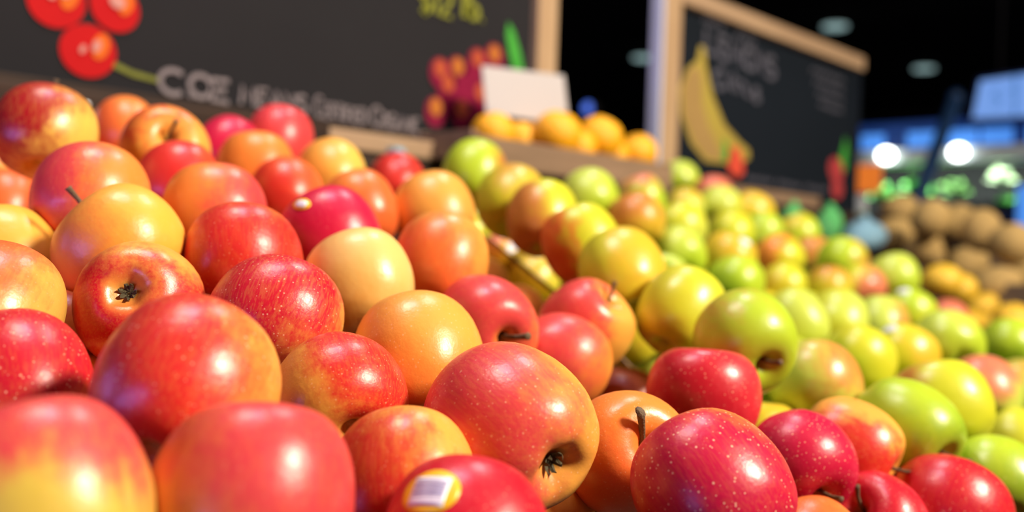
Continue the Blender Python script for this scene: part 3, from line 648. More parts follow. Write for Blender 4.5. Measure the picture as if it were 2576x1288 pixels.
def amber_acrylic():
    m = NT('amber_acrylic')
    m.set(Base_Color=(.62, .44, .07, 1), Roughness=.15)
    tr = m.n('ShaderNodeBsdfTransparent')
    tr.inputs[0].default_value = (1, .88, .45, 1)
    mx = m.n('ShaderNodeMixShader')
    mx.inputs[0].default_value = .62
    m.l(m.b.outputs[0], mx.inputs[1]); m.l(tr.outputs[0], mx.inputs[2])
    m.l(mx.outputs[0], m.t.nodes['Material Output'].inputs[0])
    return m.m


M['clear_edge'] = amber_acrylic()
M['sticker_yellow'] = plain('sticker_yellow', (.90, .52, .02), .35, var=.05)
M['sticker_white'] = plain('sticker_white', (.80, .78, .88), .35, var=.04)
M['sticker_bar'] = plain('sticker_ink', (.24, .20, .44), .5, var=.1)
M['sticker_silver'] = plain('sticker_silver', (.72, .74, .82), .25, var=.05)
M['orange'] = plain('orange_peel', (.90, .38, .004), .42, col2=(.92, .46, .006), scale=5, bump=.25)
M['potato'] = plain('potato_skin', (.38, .235, .075), .8, col2=(.52, .35, .12), scale=4, bump=.35)
M['lemon'] = plain('yellow_fruit_skin', (.74, .42, .025), .45, col2=(.80, .52, .04), scale=4, bump=.2)
M['black'] = plain('black_paint', (.004, .003, .005), .8, var=.2)
M['ceiling'] = plain('black_ceiling', (.004, .003, .004), .9, var=.3, scale=1)
M['floor'] = plain('grey_floor', (.05, .05, .055), .5, var=.2, scale=2)
M['wall'] = plain('dark_wall', (.008, .007, .010), .9, var=.3, scale=1)
M['grey_metal'] = plain('grey_metal', (.42, .48, .48), .5, 0, var=.1)
M['silver'] = plain('pale_metal', (.55, .56, .58), .35, .4, var=.1)
M['glowing_blue_paint'] = plain('glowing_blue_paint', (.010, .035, .10), .5, var=.2, emit=(.01, .04, .12), es=.05)  # paint with a faint glow added, though the pole gives no light
M['navy'] = plain('navy_paint', (.006, .015, .06), .5, var=.2)
M['blue_panel'] = plain('lit_blue_panel', (.05, .18, .5), .5, emit=(.07, .26, .80), es=.75, var=.05)
M['header'] = plain('navy_lit_header', (.01, .03, .12), .5, emit=(.004, .02, .10), es=.7, var=.05)
M['screen'] = plain('lit_sign_face', (.2, .3, .5), .4, emit=(.10, .24, .62), es=.85, var=.05)
M['screen_ink'] = plain('sign_ink', (.05, .12, .25), .4, emit=(.05, .15, .38), es=.8, var=.05)
M['bulb'] = plain('lamp_glow', (1, 1, 1), .4, emit=(.95, 1.0, .97), es=9.0)
M['downlight'] = plain('downlight_glow', (.5, .6, .6), .4, emit=(.30, .46, .46), es=.75)
M['blue_led'] = plain('blue_indicator', (.05, .1, .4), .4, emit=(.05, .11, .50), es=1.5)
M['glowing_orange_card'] = plain('glowing_orange_card', (.85, .22, .02), .5, emit=(.9, .22, .03), es=.25, var=.05)  # glow put into the card's colour; the card is no lamp
M['pale_post'] = plain('pale_post', (.55, .58, .60), .5, var=.1)
M['green_post'] = plain('green_band', (.10, .30, .14), .5, var=.2)
M['leaf'] = plain('lettuce_leaf', (.05, .30, .04), .6, col2=(.16, .48, .10), scale=14, bump=.3)
M['leaf_dark'] = plain('kale_leaf', (.05, .13, .03), .6, col2=(.10, .22, .05), scale=14, bump=.3)
M['leaf_pale'] = plain('pale_leaf_rib', (.18, .25, .14), .6, col2=(.26, .32, .20), scale=14, bump=.2)
M['bag_blue'] = plain('blue_plastic_film', (.16, .36, .52), .3, col2=(.28, .48, .62), scale=12, bump=.4)
M['bag_green'] = plain('green_plastic_film', (.06, .42, .10), .35, col2=(.14, .55, .18), scale=12, bump=.4)
M['crate_dark'] = wood('dark_crate_wood', (.07, .045, .032), (.12, .08, .055), 1)

for k_ in M:
    if k_.startswith(('board', 'paint_', 'chalk', 'frame_dark', 'dark_wood')):
        M[k_].node_tree.nodes['Principled BSDF'].inputs['Specular IOR Level'].default_value = .12

# ------------------------------------------------------------------ the hall
S = dict(kind='structure')
tag(box('floor', (-5, -6, -.1), (14, 10, 0), M['floor']), **S)
tag(box('ceiling', (-5, -6, 3.56), (14, 10, 3.66), M['ceiling']), **S)
tag(box('wall_back', (-5, 10, 0), (14, 10.1, 3.56), M['wall']), **S)
tag(box('wall_front', (-5, -6.1, 0), (14, -6, 3.56), M['wall']), **S)
tag(box('wall_right', (14, -6, 0), (14.1, 10, 3.56), M['wall']), **S)
tag(box('wall_left', (-5.1, -6, 0), (-5, 10, 3.56), M['wall']), **S)

# ------------------------------------------------------------------ the display stand
disp = empty('produce_display', (1.4, .75, 0))
tag(disp, 'long dark wooden display stand with slanted bins under the apples', 'display stand')


def slab(name, c, u0, u1, v0, v1, off, th, mat, parent):
    b = Vector(parent.location)
    pts = []
    for (u, v) in ((u0, v0), (u1, v0), (u1, v1), (u0, v1)):
        pts.append(Vector((u, v, c[0] + c[1] * u + c[2] * v + off)))
    return prism(name, pts, (0, 0, -th), mat, parent, b)


CR = (1.134, -.038, .332)
CG = (1.138, -.0776, .427)
slab('bin_floor', CR, .06, .80, .19, 1.19, -.125, .02, M['dark_wood'], disp)
slab('bin_floor', CG, .80, 2.54, .19, 1.19, -.130, .02, M['dark_wood'], disp)
box('front_rail', (.04, .165, 1.00), (3.0, .188, 1.125), M['brown_x'], disp, .003)
box('cabinet_body', (.04, .20, 0), (3.0, 1.36, .90), M['dark_wood'], disp, .004)
box('back_panel', (-.35, 1.20, .9), (3.0, 1.225, 1.475), M['dark_wood'], disp)
box('ledge', (-.35, 1.195, 1.475), (3.0, 1.40, 1.50), M['dark_wood'], disp, .003)
box('ledge_lip', (-.35, 1.190, 1.500), (.865, 1.215, 1.529), M['frame_dark'], disp, .003)
box('ledge_lip', (.867, 1.190, 1.500), (1.075, 1.215, 1.529), M['wood_x'], disp, .003)
box('ledge_lip', (1.64, 1.190, 1.500), (2.42, 1.215, 1.530), M['crate'], disp, .003)
box('bracket', (.455, 1.150, 1.478), (.50, 1.190, 1.512), M['silver'], disp, .004)

dv = empty('bin_divider', (.83, .70, 1.25))
tag(dv, 'thin amber divider strip between the red apples and the green apples', 'divider')
A_, B_, C_ = Vector((.858, .855, 1.372)), Vector((.808, .676, 1.300)), Vector((.795, .560, 1.226))
E_ = Vector((.790, .25, 1.09))
F_ = Vector((.90, 1.17, 1.46))
for nm, top, hgt, wd, mt in (('plate', 0, .075, .004, M['clear_edge']), ('edge_strip', .003, .003, .0045, M['brown_x'])):
    line = [F_, A_, B_, C_, E_]
    vs, fs = [], []
    for p in line:
        for sx, dz in ((-1, top), (1, top), (1, top - hgt), (-1, top - hgt)):
            vs.append(p + Vector((sx * wd / 2, 0, dz)) - Vector(dv.location))
    for i in range(len(line) - 1):
        for k in range(4):
            fs.append((i * 4 + k, i * 4 + (k + 1) % 4, (i + 1) * 4 + (k + 1) % 4, (i + 1) * 4 + k))
    fs += [(0, 1, 2, 3), tuple(range(len(vs) - 1, len(vs) - 5, -1))]
    link(nm, mesh(nm, vs, fs), mt, dv)

# ------------------------------------------------------------------ apples
PROFILE = [(0, .58), (.05, .585), (.09, .635), (.14, .72), (.205, .805), (.30, .865), (.43, .888), (.58, .86), (.72, .77), (.85, .60), (.945, .38), (.99, .14), (1.0, -.04),
           (.975, -.26), (.915, -.47), (.82, -.64), (.70, -.765), (.57, -.845), (.45, -.875), (.35, -.865), (.26, -.815), (.18, -.745), (.11, -.70), (.05, -.685), (0, -.68)]


def spline(pts, n):
    """Catmull-Rom through the profile"""
    out = []
    m = len(pts)
    for i in range(m - 1):
        p0 = pts[max(i - 1, 0)] if i > 0 else (-pts[1][0], pts[1][1])
        p1, p2 = pts[i], pts[i + 1]
        p3 = pts[i + 2] if i + 2 < m else (-pts[m - 2][0], pts[m - 2][1])
        for k in range(n):
            t = k / n
            out.append(tuple(.5 * ((2 * p1[j]) + (-p0[j] + p2[j]) * t + (2 * p0[j] - 5 * p1[j] + 4 * p2[j] - p3[j]) * t * t + (-p0[j] + 3 * p1[j] - 3 * p2[j] + p3[j]) * t ** 3) for j in (0, 1)))
    out.append(pts[-1])
    return out


def apple_mesh(seed, seg=44):
    rnd = random.Random(seed)
    prof = spline(PROFILE, 2)
    ph = [rnd.uniform(0, 6.28) for _ in range(6)]
    am = [rnd.uniform(.010, .028), rnd.uniform(.012, .03), rnd.uniform(.02, .04)]
    taper = rnd.uniform(-.01, .06)
    lean = rnd.uniform(.0, .05)
    verts, faces = [(0, 0, prof[0][1])], []
    rings = prof[1:-1]
    for (r, z) in rings:
        for k in range(seg):
            a = 2 * math.pi * k / seg
            lob = am[2] * math.cos(5 * a + ph[2]) * max(0, -z - .15) * min(1, r * 2.5)
            w = 1 + am[0] * math.cos(2 * a + ph[0]) + am[1] * math.cos(3 * a + ph[1]) * .5 + am[0] * math.cos(a + ph[3]) + lob + taper * (z * .9)
            zz = z + lean * math.cos(a + ph[4]) * r + (.03 * math.cos(5 * a + ph[2]) * r if z < -.6 else 0)
            verts.append((r * w * math.cos(a), r * w * math.sin(a), zz))
    verts.append((0, 0, prof[-1][1]))
    for k in range(seg):
        faces.append((0, 1 + k, 1 + (k + 1) % seg))
    for i in range(len(rings) - 1):
        for k in range(seg):
            a, b = 1 + i * seg + k, 1 + i * seg + (k + 1) % seg
            faces.append((a, a + seg, b + seg, b))
    last = 1 + (len(rings) - 1) * seg
    for k in range(seg):
        faces.append((last + k, len(verts) - 1, last + (k + 1) % seg))
    me = mesh('apple', verts, faces, True)
    me.materials.append(M['apple'])
    return me


AM = [apple_mesh(i + 3) for i in range(6)]
BV = [BVHTree.FromPolygons([v.co for v in me.vertices], [tuple(p.vertices) for p in me.polygons]) for me in AM]


def stem_mesh(seed, length):
    rnd = random.Random(seed)
    b = rnd.uniform(.18, .26)
    pts = [Vector((0, 0, .55)), Vector((b * .2, .01, .55 + length * .35)), Vector((b * .6, .0, .55 + length * .7)), Vector((b, -.02, .55 + length * .94)), Vector((b * 1.08, -.02, .55 + length))]
    o = tube('stem', pts, [.050, .040, .036, .048, .058], M['stem'], None, 9)
    me = o.data
    bpy.data.objects.remove(o)
    return me


def calyx_mesh():
    vs, fs = [], []
    for k in range(7):
        a = 2 * math.pi * k / 7 + .2 * math.sin(k * 3)
        d = Vector((math.cos(a), math.sin(a), 0))
        t = Vector((-d.y, d.x, 0))
        i = len(vs)
        for (q, w, z) in ((.03, .035, -.675), (.09, .04, -.72), (.135, .026, -.775), (.10 + .02 * (k % 3), .006, -.82)):
            vs += [d * q + t * w + Vector((0, 0, z)), d * q - t * w + Vector((0, 0, z - .004)), d * (q - .014) + Vector((0, 0, z - .014))]
        for r in range(3):
            b = i + r * 3
            for x in range(3):
                fs.append((b + x, b + (x + 1) % 3, b + 3 + (x + 1) % 3, b + 3 + x))
    # stamen tuft
    for k in range(9):
        a = k * 2.4
        r = .012 * math.sqrt(k)
        c = Vector((math.cos(a) * r * 1.6, math.sin(a) * r * 1.6, -.68))
        i = len(vs)
        vs += [c + Vector((.010, 0, 0)), c + Vector((-.006, .009, 0)), c + Vector((-.006, -.009, 0)), c * 1.25 + Vector((0, 0, .68 * .25 - .08))]
        fs += [(i, i + 1, i + 2), (i, i + 1, i + 3), (i + 1, i + 2, i + 3), (i + 2, i, i + 3)]
    me = mesh('calyx', vs, fs)
    me.materials.append(M['calyx'])
    return me


STEMS = [stem_mesh(i, l) for i, l in enumerate((.66, .76, .60))]
CALYX = calyx_mesh()


def frame_from_axis(axis, spin):
    z = Vector(axis).normalized()
    q = Vector((0, 0, 1)).rotation_difference(z)
    return (q @ Quaternion((0, 0, 1), spin)).to_matrix()


def put_apple(pos, R, h, axis, spin, g, b, am, so, sp, side, var, seed):
    o = bpy.data.objects.new('apple', AM[var])
    COL.objects.link(o)
    rot = frame_from_axis(axis, spin)
    sc = (R, R, R * h / .88)
    o.matrix_world = Matrix.Translation(pos) @ rot.to_4x4() @ Matrix.Diagonal((*sc, 1))
    o['skin_ground'] = [float(x) for x in g]
    o['skin_blush'] = [float(x) for x in b]
    o['skin_par'] = [float(am), float(so), float(sp)]
    o['blush_side'] = [float(x) for x in (rot.transposed() @ Vector(side).normalized())]
    o['skin_seed'] = float(seed)
    return o


def wrap(o, var, wdir, size, name, mat, offset, shape, parent, spin=0.0, nu=14, nv=4):
    """thin patch laid on an apple's skin; wdir world direction from its centre, size in metres, shape(angle)->radius factor"""
    inv = o.matrix_world.inverted()
    c = o.matrix_world.translation
    d = Vector(wdir).normalized()
    ux = d.cross(Vector((0, 0, 1))).normalized()
    uy = ux.cross(d)
    q = Quaternion(d, spin)
    ux, uy = q @ ux, q @ uy
    bv = BV[var]
    vs, fs = [], []

    def hit(pt):
        lo = inv @ pt
        ld = (inv.to_3x3() @ (-d)).normalized()
        loc, nor, idx, dist = bv.ray_cast(lo, ld)
        if loc is None:
            loc, nor = lo * .0 + lo.normalized(), lo.normalized()
        return loc, nor
    R = max(o.scale)
    pts = [(0, 0)]
    for j in range(1, nv + 1):
        for k in range(nu):
            a = 2 * math.pi * k / nu
            r = shape(a) * j / nv
            pts.append((math.cos(a) * r, math.sin(a) * r))
    for off in (offset, offset * .3):
        for (x, y) in pts:
            loc, nor = hit(c + d * .09 + ux * x * size[0] + uy * y * size[1])
            vs.append(loc + nor * off / R)
    n = len(pts)
    for k in range(nu):
        fs.append((0, 1 + k, 1 + (k + 1) % nu))
    for j in range(nv - 1):
        for k in range(nu):
            a, b = 1 + j * nu + k, 1 + j * nu + (k + 1) % nu
            fs.append((a, a + nu, b + nu, b))
    e = 1 + (nv - 1) * nu
    for k in range(nu):
        fs.append((e + k, e + k + n, e + (k + 1) % nu + n, e + (k + 1) % nu))
    return link(name, mesh(name, vs, fs, True), mat, parent)


def round_(a):
    return 1.0


def square_(a):
    return min(1 / max(abs(math.cos(a)), 1e-4), 1 / max(abs(math.sin(a)), 1e-4))


def bar_(a):
    return square_(a)


def toward_camera(pos, r, u, t):
    z = (CAM - Vector(pos)).normalized()
    x = CY.cross(z).normalized()
    y = z.cross(x)
    return (x * r + y * u + z * t).normalized()


STEM_BEND = {'R37': (-.5, .85), 'R27': (.3, .9), 'R17': (-.5, .8), 'R40': (.2, .9), 'R26': (.7, .8), 'R43': (.1, 1), 'R41': (.9, .2)}
rnd = random.Random(5)
APP = {}
for i, (key, pos, R, h, axis, spin, g, b, am, so, sp, side, var, st, label) in enumerate(APPLES):
    o = put_apple(pos, R, h, axis, spin, PALETTE[g], PALETTE[b], am, so, sp, side, var, i * 3.7)
    red = key[0] == 'R'
    tag(o, label, 'apple', 'red and orange apples heaped in the near bin' if red else 'green apples heaped in the second bin')
    APP[key] = (o, var)
    if st:
        if key in ('R21', 'R35'):
            link('calyx', CALYX, None, o)
        else:
            s = link('stem', STEMS[i % 3], None, o)
            bend = STEM_BEND.get(key, (.3, .8))
            w = toward_camera(pos, bend[0], bend[1], .2)
            lw = o.matrix_world.to_3x3().normalized().transposed() @ w
            s.rotation_euler = (0, 0, math.atan2(lw.y, lw.x))
            s.scale = (1.9, 1.25, .9) if key == 'R37' else (1.35, 1.35, 1) if key == 'R26' else (1, 1, 1)
LOWER_LABEL = {0: 'sunken apple at the bottom edge beneath the large mottled pink-orange one', 2: 'sunken apple in the gap left of the apple with the dark blossom end',
               5: 'sunken apple at the left edge beside the crimson-and-yellow one', 7: 'sunken apple in the gap behind the dark magenta freckled one',
               9: 'sunken apple behind the freckled bright red one, left of the peach-blushed green one', 10: 'sunken apple by the divider beneath the olive yellow one',
               13: 'sunken apple in the gap between the olive yellow and the yellow-green ones'}
for i, (t, pos, R, axis, spin) in enumerate(LOWER):
    g, b, am = rnd.choice([('YO', 'OR', .5), ('O', 'R', .6), ('YO', 'O', .4)]) if t == 'r' else rnd.choice([('g', 'gl', .4), ('gy', 'g', .4), ('gy', 'GO', .3)])
    v = rnd.randrange(6)
    o = put_apple(pos, R, .86, axis, spin, PALETTE[g], PALETTE[b], am, .5, .1, (rnd.uniform(-1, 1), rnd.uniform(-1, 1), .3), v, 500 + i * 2.3)
    tag(o, LOWER_LABEL.get(i, 'lower layer apple lying beneath the %s apples on top' % ('red' if t == 'r' else 'green')), 'apple', 'lower layer under the %s apples' % ('red' if t == 'r' else 'green'))

# the barcode sticker on the crimson apple at the bottom edge
o, v = APP['R36']
c = o.matrix_world.translation
d = toward_camera(c, -.43, .60, .68)
stk = wrap(o, v, d, (.0135, .0112), 'sticker', M['sticker_yellow'], .0006, round_, o, .30, 22, 5)
wrap(o, v, d, (.0084, .0070), 'barcode_field', M['sticker_white'], .0009, square_, stk, .28, 24, 4)
fr_d = d
ux = d.cross(Vector((0, 0, 1))).normalized(); uy = ux.cross(d)
q = Quaternion(d, .28)
uy2, ux2 = q @ uy, q @ ux
for k, (yy, w) in enumerate(((.0046, .0006), (.0030, .0003), (.0018, .0007), (.0002, .0003), (-.0010, .0008), (-.0026, .0003))):
    cc = c.copy()
    dd = (d * .036 + uy2 * yy).normalized()
    wrap(o, v, dd, (.0072, w * .5), 'barcode_line', M['sticker_bar'], .0011, square_, stk, .28, 16, 2)
for key, rut, size, mat in (('R14', (-.55, .66, .50), (.0090, .0055), 'sticker_yellow'), ('G39', (-.42, .80, .45), (.0105, .0080), 'sticker_silver'), ('G36', (-.25, .86, .45), (.011, .008), 'sticker_silver'),
                            ('G24', (.55, .60, .55), (.010, .008), 'sticker_silver'), ('G48', (.55, .45, .7), (.008, .007), 'sticker_silver')):
    o, v = APP[key]
    d = toward_camera(o.matrix_world.translation, *rut)
    s = wrap(o, v, d, size, 'sticker', M[mat], .0006, round_, o, 0, 18, 3)
    if key == 'R14':
        wrap(o, v, d, (.0055, .0032), 'sticker_field', M['sticker_white'], .0009, square_, s, 0, 12, 2)

# ------------------------------------------------------------------ chalkboards
# stroke letters on a unit cell (x 0..~.8, y 0..1)
def arc(cx, cy, rx, ry, a0, a1, n=10):
    return [(cx + rx * math.cos(math.radians(a0 + (a1 - a0) * i / n)), cy + ry * math.sin(math.radians(a0 + (a1 - a0) * i / n))) for i in range(n + 1)]


GLYPH = {
    'C': [arc(.38, .5, .36, .5, 50, 310)], 'O': [arc(.40, .5, .38, .5, 90, 450, 14)], 'E': [[(.6, 1), (.05, .98), (.05, 0), (.62, .02)], [(.05, .52), (.5, .53)]],
    'M': [[(0, 0), (.08, 1), (.38, .3), (.68, 1), (.76, 0)]], 'A': [[(0, 0), (.34, 1), (.68, 0)], [(.14, .36), (.55, .36)]], 'N': [[(.04, 0), (.04, 1), (.62, 0), (.62, 1)]],
    'S': [arc(.32, .75, .27, .25, 40, 270) + arc(.32, .25, .29, .25, 90, -140)], 'R': [[(.04, 0), (.04, 1)], [(.04, .98)] + arc(.26, .75, .3, .24, 80, -90) + [(.08, .5), (.62, 0)]],
    'T': [[(0, 1), (.68, 1)], [(.34, 1), (.34, 0)]], 'I': [[(.1, 0), (.1, 1)]], 'F': [[(.6, 1), (.05, 1), (.05, 0)], [(.05, .52), (.45, .53)]],
    'D': [[(.04, 0), (.04, 1)] + arc(.12, .5, .5, .5, 90, -90) + [(.04, 0)]], 'G': [arc(.38, .5, .36, .5, 50, 330) + [(.70, .45), (.44, .45)]], 'L': [[(.05, 1), (.05, 0), (.58, 0)]],
    '.': [[(.05, .0), (.10, .06)]], '$': [arc(.32, .72, .27, .22, 40, 270) + arc(.32, .28, .29, .22, 90, -140), [(.32, 1.08), (.32, -.08)]], '1': [[(.05, .8), (.22, 1), (.22, 0)]],
    '2': [arc(.32, .72, .28, .28, 160, -30) + [(.04, 0), (.64, 0)]], 'l': [[(.1, 1.05), (.1, .0)]], 'b': [[(.06, 1.05), (.06, 0)], arc(.30, .27, .24, .27, 180, -180, 12)],
    'i': [[(.08, 0), (.08, .6)], [(.08, .8), (.09, .84)]], 't': [[(.2, .95), (.2, .08), (.34, 0)], [(.02, .62), (.42, .62)]], 'r': [[(.06, .62), (.06, 0)], [(.06, .38)] + arc(.24, .40, .18, .22, 160, 40)],
    'u': [[(.05, .62), (.07, .12), (.22, 0), (.42, .14), (.44, .62), (.46, 0)]], 's': [arc(.22, .46, .18, .16, 40, 270) + arc(.22, .16, .2, .16, 90, -140)]}
ADV = {'M': .92, 'I': .30, '.': .28, '1': .45, 'l': .30, 'i': .28, 't': .50, 'r': .48, 'u': .62, 's': .55, 'b': .66}


def strokes_mesh(polys, width, depth=.0012):
    """flat chalk strokes: each polyline a thin solid ribbon in the XZ plane, facing -Y"""
    vs, fs = [], []
    for pl in polys:
        pl = [Vector((x, 0, z)) for x, z in pl]
        b0 = len(vs)
        for i, p in enumerate(pl):
            t = (pl[min(i + 1, len(pl) - 1)] - pl[max(i - 1, 0)])
            if t.length < 1e-6:
                t = Vector((1, 0, 0))
            t.normalize()
            n = Vector((-t.z, 0, t.x)) * width / 2
            for s, dy in ((1, -depth), (-1, -depth), (-1, 0), (1, 0)):
                vs.append(p + n * s + Vector((0, dy, 0)))
        for i in range(len(pl) - 1):
            for k in range(4):
                a = b0 + i * 4
                fs.append((a + k, a + (k + 1) % 4, a + 4 + (k + 1) % 4, a + 4 + k))
        e = b0 + (len(pl) - 1) * 4
        fs += [(b0 + 3, b0 + 2, b0 + 1, b0), (e, e + 1, e + 2, e + 3)]
    return mesh('strokes', vs, fs)


def word(parent, text, x0, x1, z0, z1, hgt, width, mat, name='chalk_word', first=1.0, y=-.001, bend=0.0, depth=.0012):
    """hand-written word from (x0,z0) to (x1,z1), world coordinates on the board face"""
    tot = sum((ADV.get(c, .78) if c != ' ' else .5) * (first if k == 0 else 1) for k, c in enumerate(text))
    polys = []
    x = 0
    rr = random.Random(len(text) * 7 + ord(text[0]))
    for k, ch in enumerate(text):
        f = first if k == 0 else 1.0
        adv = (ADV.get(ch, .78) if ch != ' ' else .5) * f
        if ch != ' ':
            cw = (x1 - x0) / tot
            jz = rr.uniform(-.04, .04) * hgt
            for pl in GLYPH[ch]:
                q = []
                for (px, pz) in pl:
                    X = x0 + (x + px * f) * cw
                    t = (X - x0) / (x1 - x0)
                    q.append((X, z0 + (z1 - z0) * t + jz + pz * hgt * f + bend * (4 * t * (1 - t))))
                polys.append(q)
        x += adv
    b = Vector(parent.location)
    me = strokes_mesh([[(a - b.x, c - b.z) for a, c in pl] for pl in polys], width, depth)
    o = link(name, me, mat, parent)
    o.location = (0, y, 0)
    return o


def blob(parent, name, cx, cz, rx, rz, mat, y, rot=0.0, depth=.0015, pts=None, seg=28):
    """flat painted shape on a board face (a thin solid), world coordinates; pts = outline instead of an ellipse"""
    b = Vector(parent.location)
    if parent.parent:
        b = b + Vector(parent.parent.location)
    if pts is None:
        pts = []
        for k in range(seg):
            a = 2 * math.pi * k / seg
            x, z = math.cos(a) * rx, math.sin(a) * rz
            pts.append((cx + x * math.cos(rot) - z * math.sin(rot), cz + x * math.sin(rot) + z * math.cos(rot)))
    n = len(pts)
    bm = bmesh.new()
    fr = [bm.verts.new((x - b.x, y - depth, z - b.z)) for x, z in pts]
    bk = [bm.verts.new((x - b.x, y, z - b.z)) for x, z in pts]
    bm.faces.new(fr)
    bm.faces.new(bk[::-1])
    for k in range(n):
        bm.faces.new((fr[k], bk[k], bk[(k + 1) % n], fr[(k + 1) % n]))
    return link(name, bm_mesh(name, bm), mat, parent)


BY = 1.30   # board face
b1 = empty('chalkboard', (.6, BY, 1.50))
tag(b1, 'large chalkboard with painted cherries and grapes above the red apples', 'chalkboard')
box('panel', (-.45, BY, 1.545), (1.42, BY + .02, 2.15), M['board'], b1)
box('frame_rail', (-.45, BY - .014, 1.502), (1.468, BY + .03, 1.552), M['frame_dark'], b1, .002)
box('frame_rail', (-.45, BY - .014, 2.15), (1.468, BY + .03, 2.20), M['wood_x'], b1, .002)
box('frame_stile', (1.413, BY - .018, 1.552), (1.468, BY + .03, 2.15), M['wood_z'], b1, .003)
word(b1, 'C.', .657, .716, 1.559, 1.559, .033, .0075, M['chalk'])
word(b1, 'OE', .702, .772, 1.560, 1.558, .031, .0075, M['chalk'])
word(b1, 'MEANS', .785, .905, 1.560, 1.558, .027, .0055, M['chalk'])
word(b1, 'CERTIFIED', .915, 1.020, 1.558, 1.557, .024, .0042, M['chalk'], first=1.35)
word(b1, 'ORGANIC', 1.028, 1.135, 1.557, 1.556, .024, .0050, M['chalk'], first=1.3)
word(b1, '$12', 1.125, 1.205, 1.765, 1.772, .045, .008, M['chalk_green'])
word(b1, 'lb.', 1.225, 1.285, 1.775, 1.780, .042, .010, M['chalk_green'])
for (cx, cz, r, rt, gl) in ((.516, 1.655, .0375, .3, ((.006, .012, .017, .010), (-.008, .004, .009, .006))), (.592, 1.662, .0345, -.5, ((.002, .008, .018, .015),)), (.5585, 1.598, .0375, .1, ((.010, .008, .009, .014), (-.008, .001, .006, .010)))):
    c_ = blob(b1, 'painted_cherry', cx, cz, r, r * .93, M['paint_red'], -.0005, rt)
    blob(b1, 'painted_shade', cx + r * .42, cz + r * .22, r * .30, r * .48, M['paint_orange'], -.0022, -.3, .0008)
    for (gx, gz, gw, gh) in gl:
        blob(b1, 'painted_glint', cx + gx, cz + gz, gw * .62, gh * .62, M['paint_white'], -.0032, -.4, .0008)
blob(b1, 'painted_stalk', 0, 0, 0, 0, M['paint_olive'], -.0006, 0, .0012, [(.594, 1.590), (.62, 1.582), (.656, 1.578), (.657, 1.571), (.62, 1.574), (.592, 1.582)])
for k, (gx, gz, m_) in enumerate(((1.170, 1.603, 'paint_gold'), (1.233, 1.608, 'paint_orange'), (1.177, 1.672, 'paint_orange'), (1.219, 1.682, 'paint_gold'), (1.268, 1.705, 'paint_orange'), (1.311, 1.721, 'paint_gold'),
                                  (1.197, 1.648, 'paint_orange'), (1.279, 1.645, 'paint_orange'), (1.240, 1.655, None), (1.255, 1.672, None), (1.212, 1.628, None), (1.285, 1.612, None))):
    o_ = blob(b1, 'painted_grape', gx, gz - .005, .0245, .027, M['paint_dark_red'], -.0006 - .0004 * (k % 3), 0, .0012)
    if m_:
        blob(b1, 'painted_shade', gx - .001, gz + .003, .0145, .0155, M['paint_gold'] if m_ == 'paint_gold' else M['paint_rust'], -.0030, 0, .0008)
blob(b1, 'painted_leaf', 0, 0, 0, 0, M['paint_leaf'], -.0006, 0, .0012, [(1.345, 1.790), (1.362, 1.775), (1.383, 1.735), (1.398, 1.690), (1.370, 1.690), (1.352, 1.73), (1.342, 1.765)])

b2 = empty('chalkboard', (2.35, BY, 1.50))
tag(b2, 'pine-framed chalkboard with a painted banana, standing behind the green apples', 'chalkboard')
box('panel', (1.89, BY, 1.53), (2.84, BY + .02, 1.955), M['board_blue'], b2)
box('frame_stile', (1.828, BY - .02, 1.502), (1.894, BY + .012, 2.05), M['wood_z'], b2, .003)
box('blue_lit_side', (1.818, BY - .02, 1.502), (1.828, BY + .012, 2.05), M['edge_blue_lit'], b2, .003)  # thin slab coloured like the stile's side in blue light
box('frame_stile', (2.835, BY - .01, 1.502), (2.862, BY + .03, 1.935), M['board_blue'], b2, .002)
box('frame_rail', (1.894, BY - .02, 1.938), (2.862, BY + .03, 1.978), M['wood_x'], b2, .003)
box('frame_rail', (1.894, BY - .014, 1.502), (2.835, BY + .03, 1.545), M['board_blue'], b2, .002)
word(b2, 'LEMONS', 2.020, 2.370, 1.853, 1.838, .052, .0120, M['chalk_dim'])
word(b2, 'Citrus', 2.065, 2.290, 1.770, 1.762, .046, .0110, M['chalk_dim'], bend=.012)


def squiggle(parent, x0, x1, z, amp, n, seed):
    rr = random.Random(seed)
    pl = [(x0 + (x1 - x0) * i / n - parent.location.x, z + (amp if i % 2 else -amp) * rr.uniform(.4, 1) - parent.location.z) for i in range(n + 1)]
    o = link('chalk_scribble', strokes_mesh([pl], .0060), M['chalk_dim'], parent)
    o.location = (0, -.001, 0)


squiggle(b2, 2.01, 2.10, 1.925, .010, 7, 1)
squiggle(b2, 2.16, 2.25, 1.915, .010, 7, 2)
for k in range(4):
    squiggle(b2, 2.56 + .02 * k, 2.76, 1.895 - .030 * k, .008, 12, 5 + k)
for k in range(3):
    squiggle(b2, 2.23 + .16 * k, 2.36 + .16 * k, 1.567, .009, 11, 12 + k)
BAN = [(2.000, 1.862), (2.022, 1.862), (2.026, 1.825), (2.060, 1.755), (2.120, 1.690), (2.195, 1.655), (2.240, 1.640), (2.243, 1.618), (2.205, 1.602), (2.130, 1.595), (2.040, 1.592), (1.975, 1.628), (1.930, 1.690), (1.922, 1.75), (1.950, 1.80), (1.990, 1.825)]
blob(b2, 'painted_banana', 0, 0, 0, 0, M['paint_banana'], -.0005, 0, .0012, BAN)
blob(b2, 'painted_shade', 0, 0, 0, 0, M['paint_banana2'], -.0018, 0, .0008, [(1.990, 1.815), (2.01, 1.79), (2.015, 1.73), (2.045, 1.68), (2.09, 1.635), (2.120, 1.605), (2.045, 1.600), (1.985, 1.635), (1.938, 1.692), (1.930, 1.75), (1.955, 1.795)])
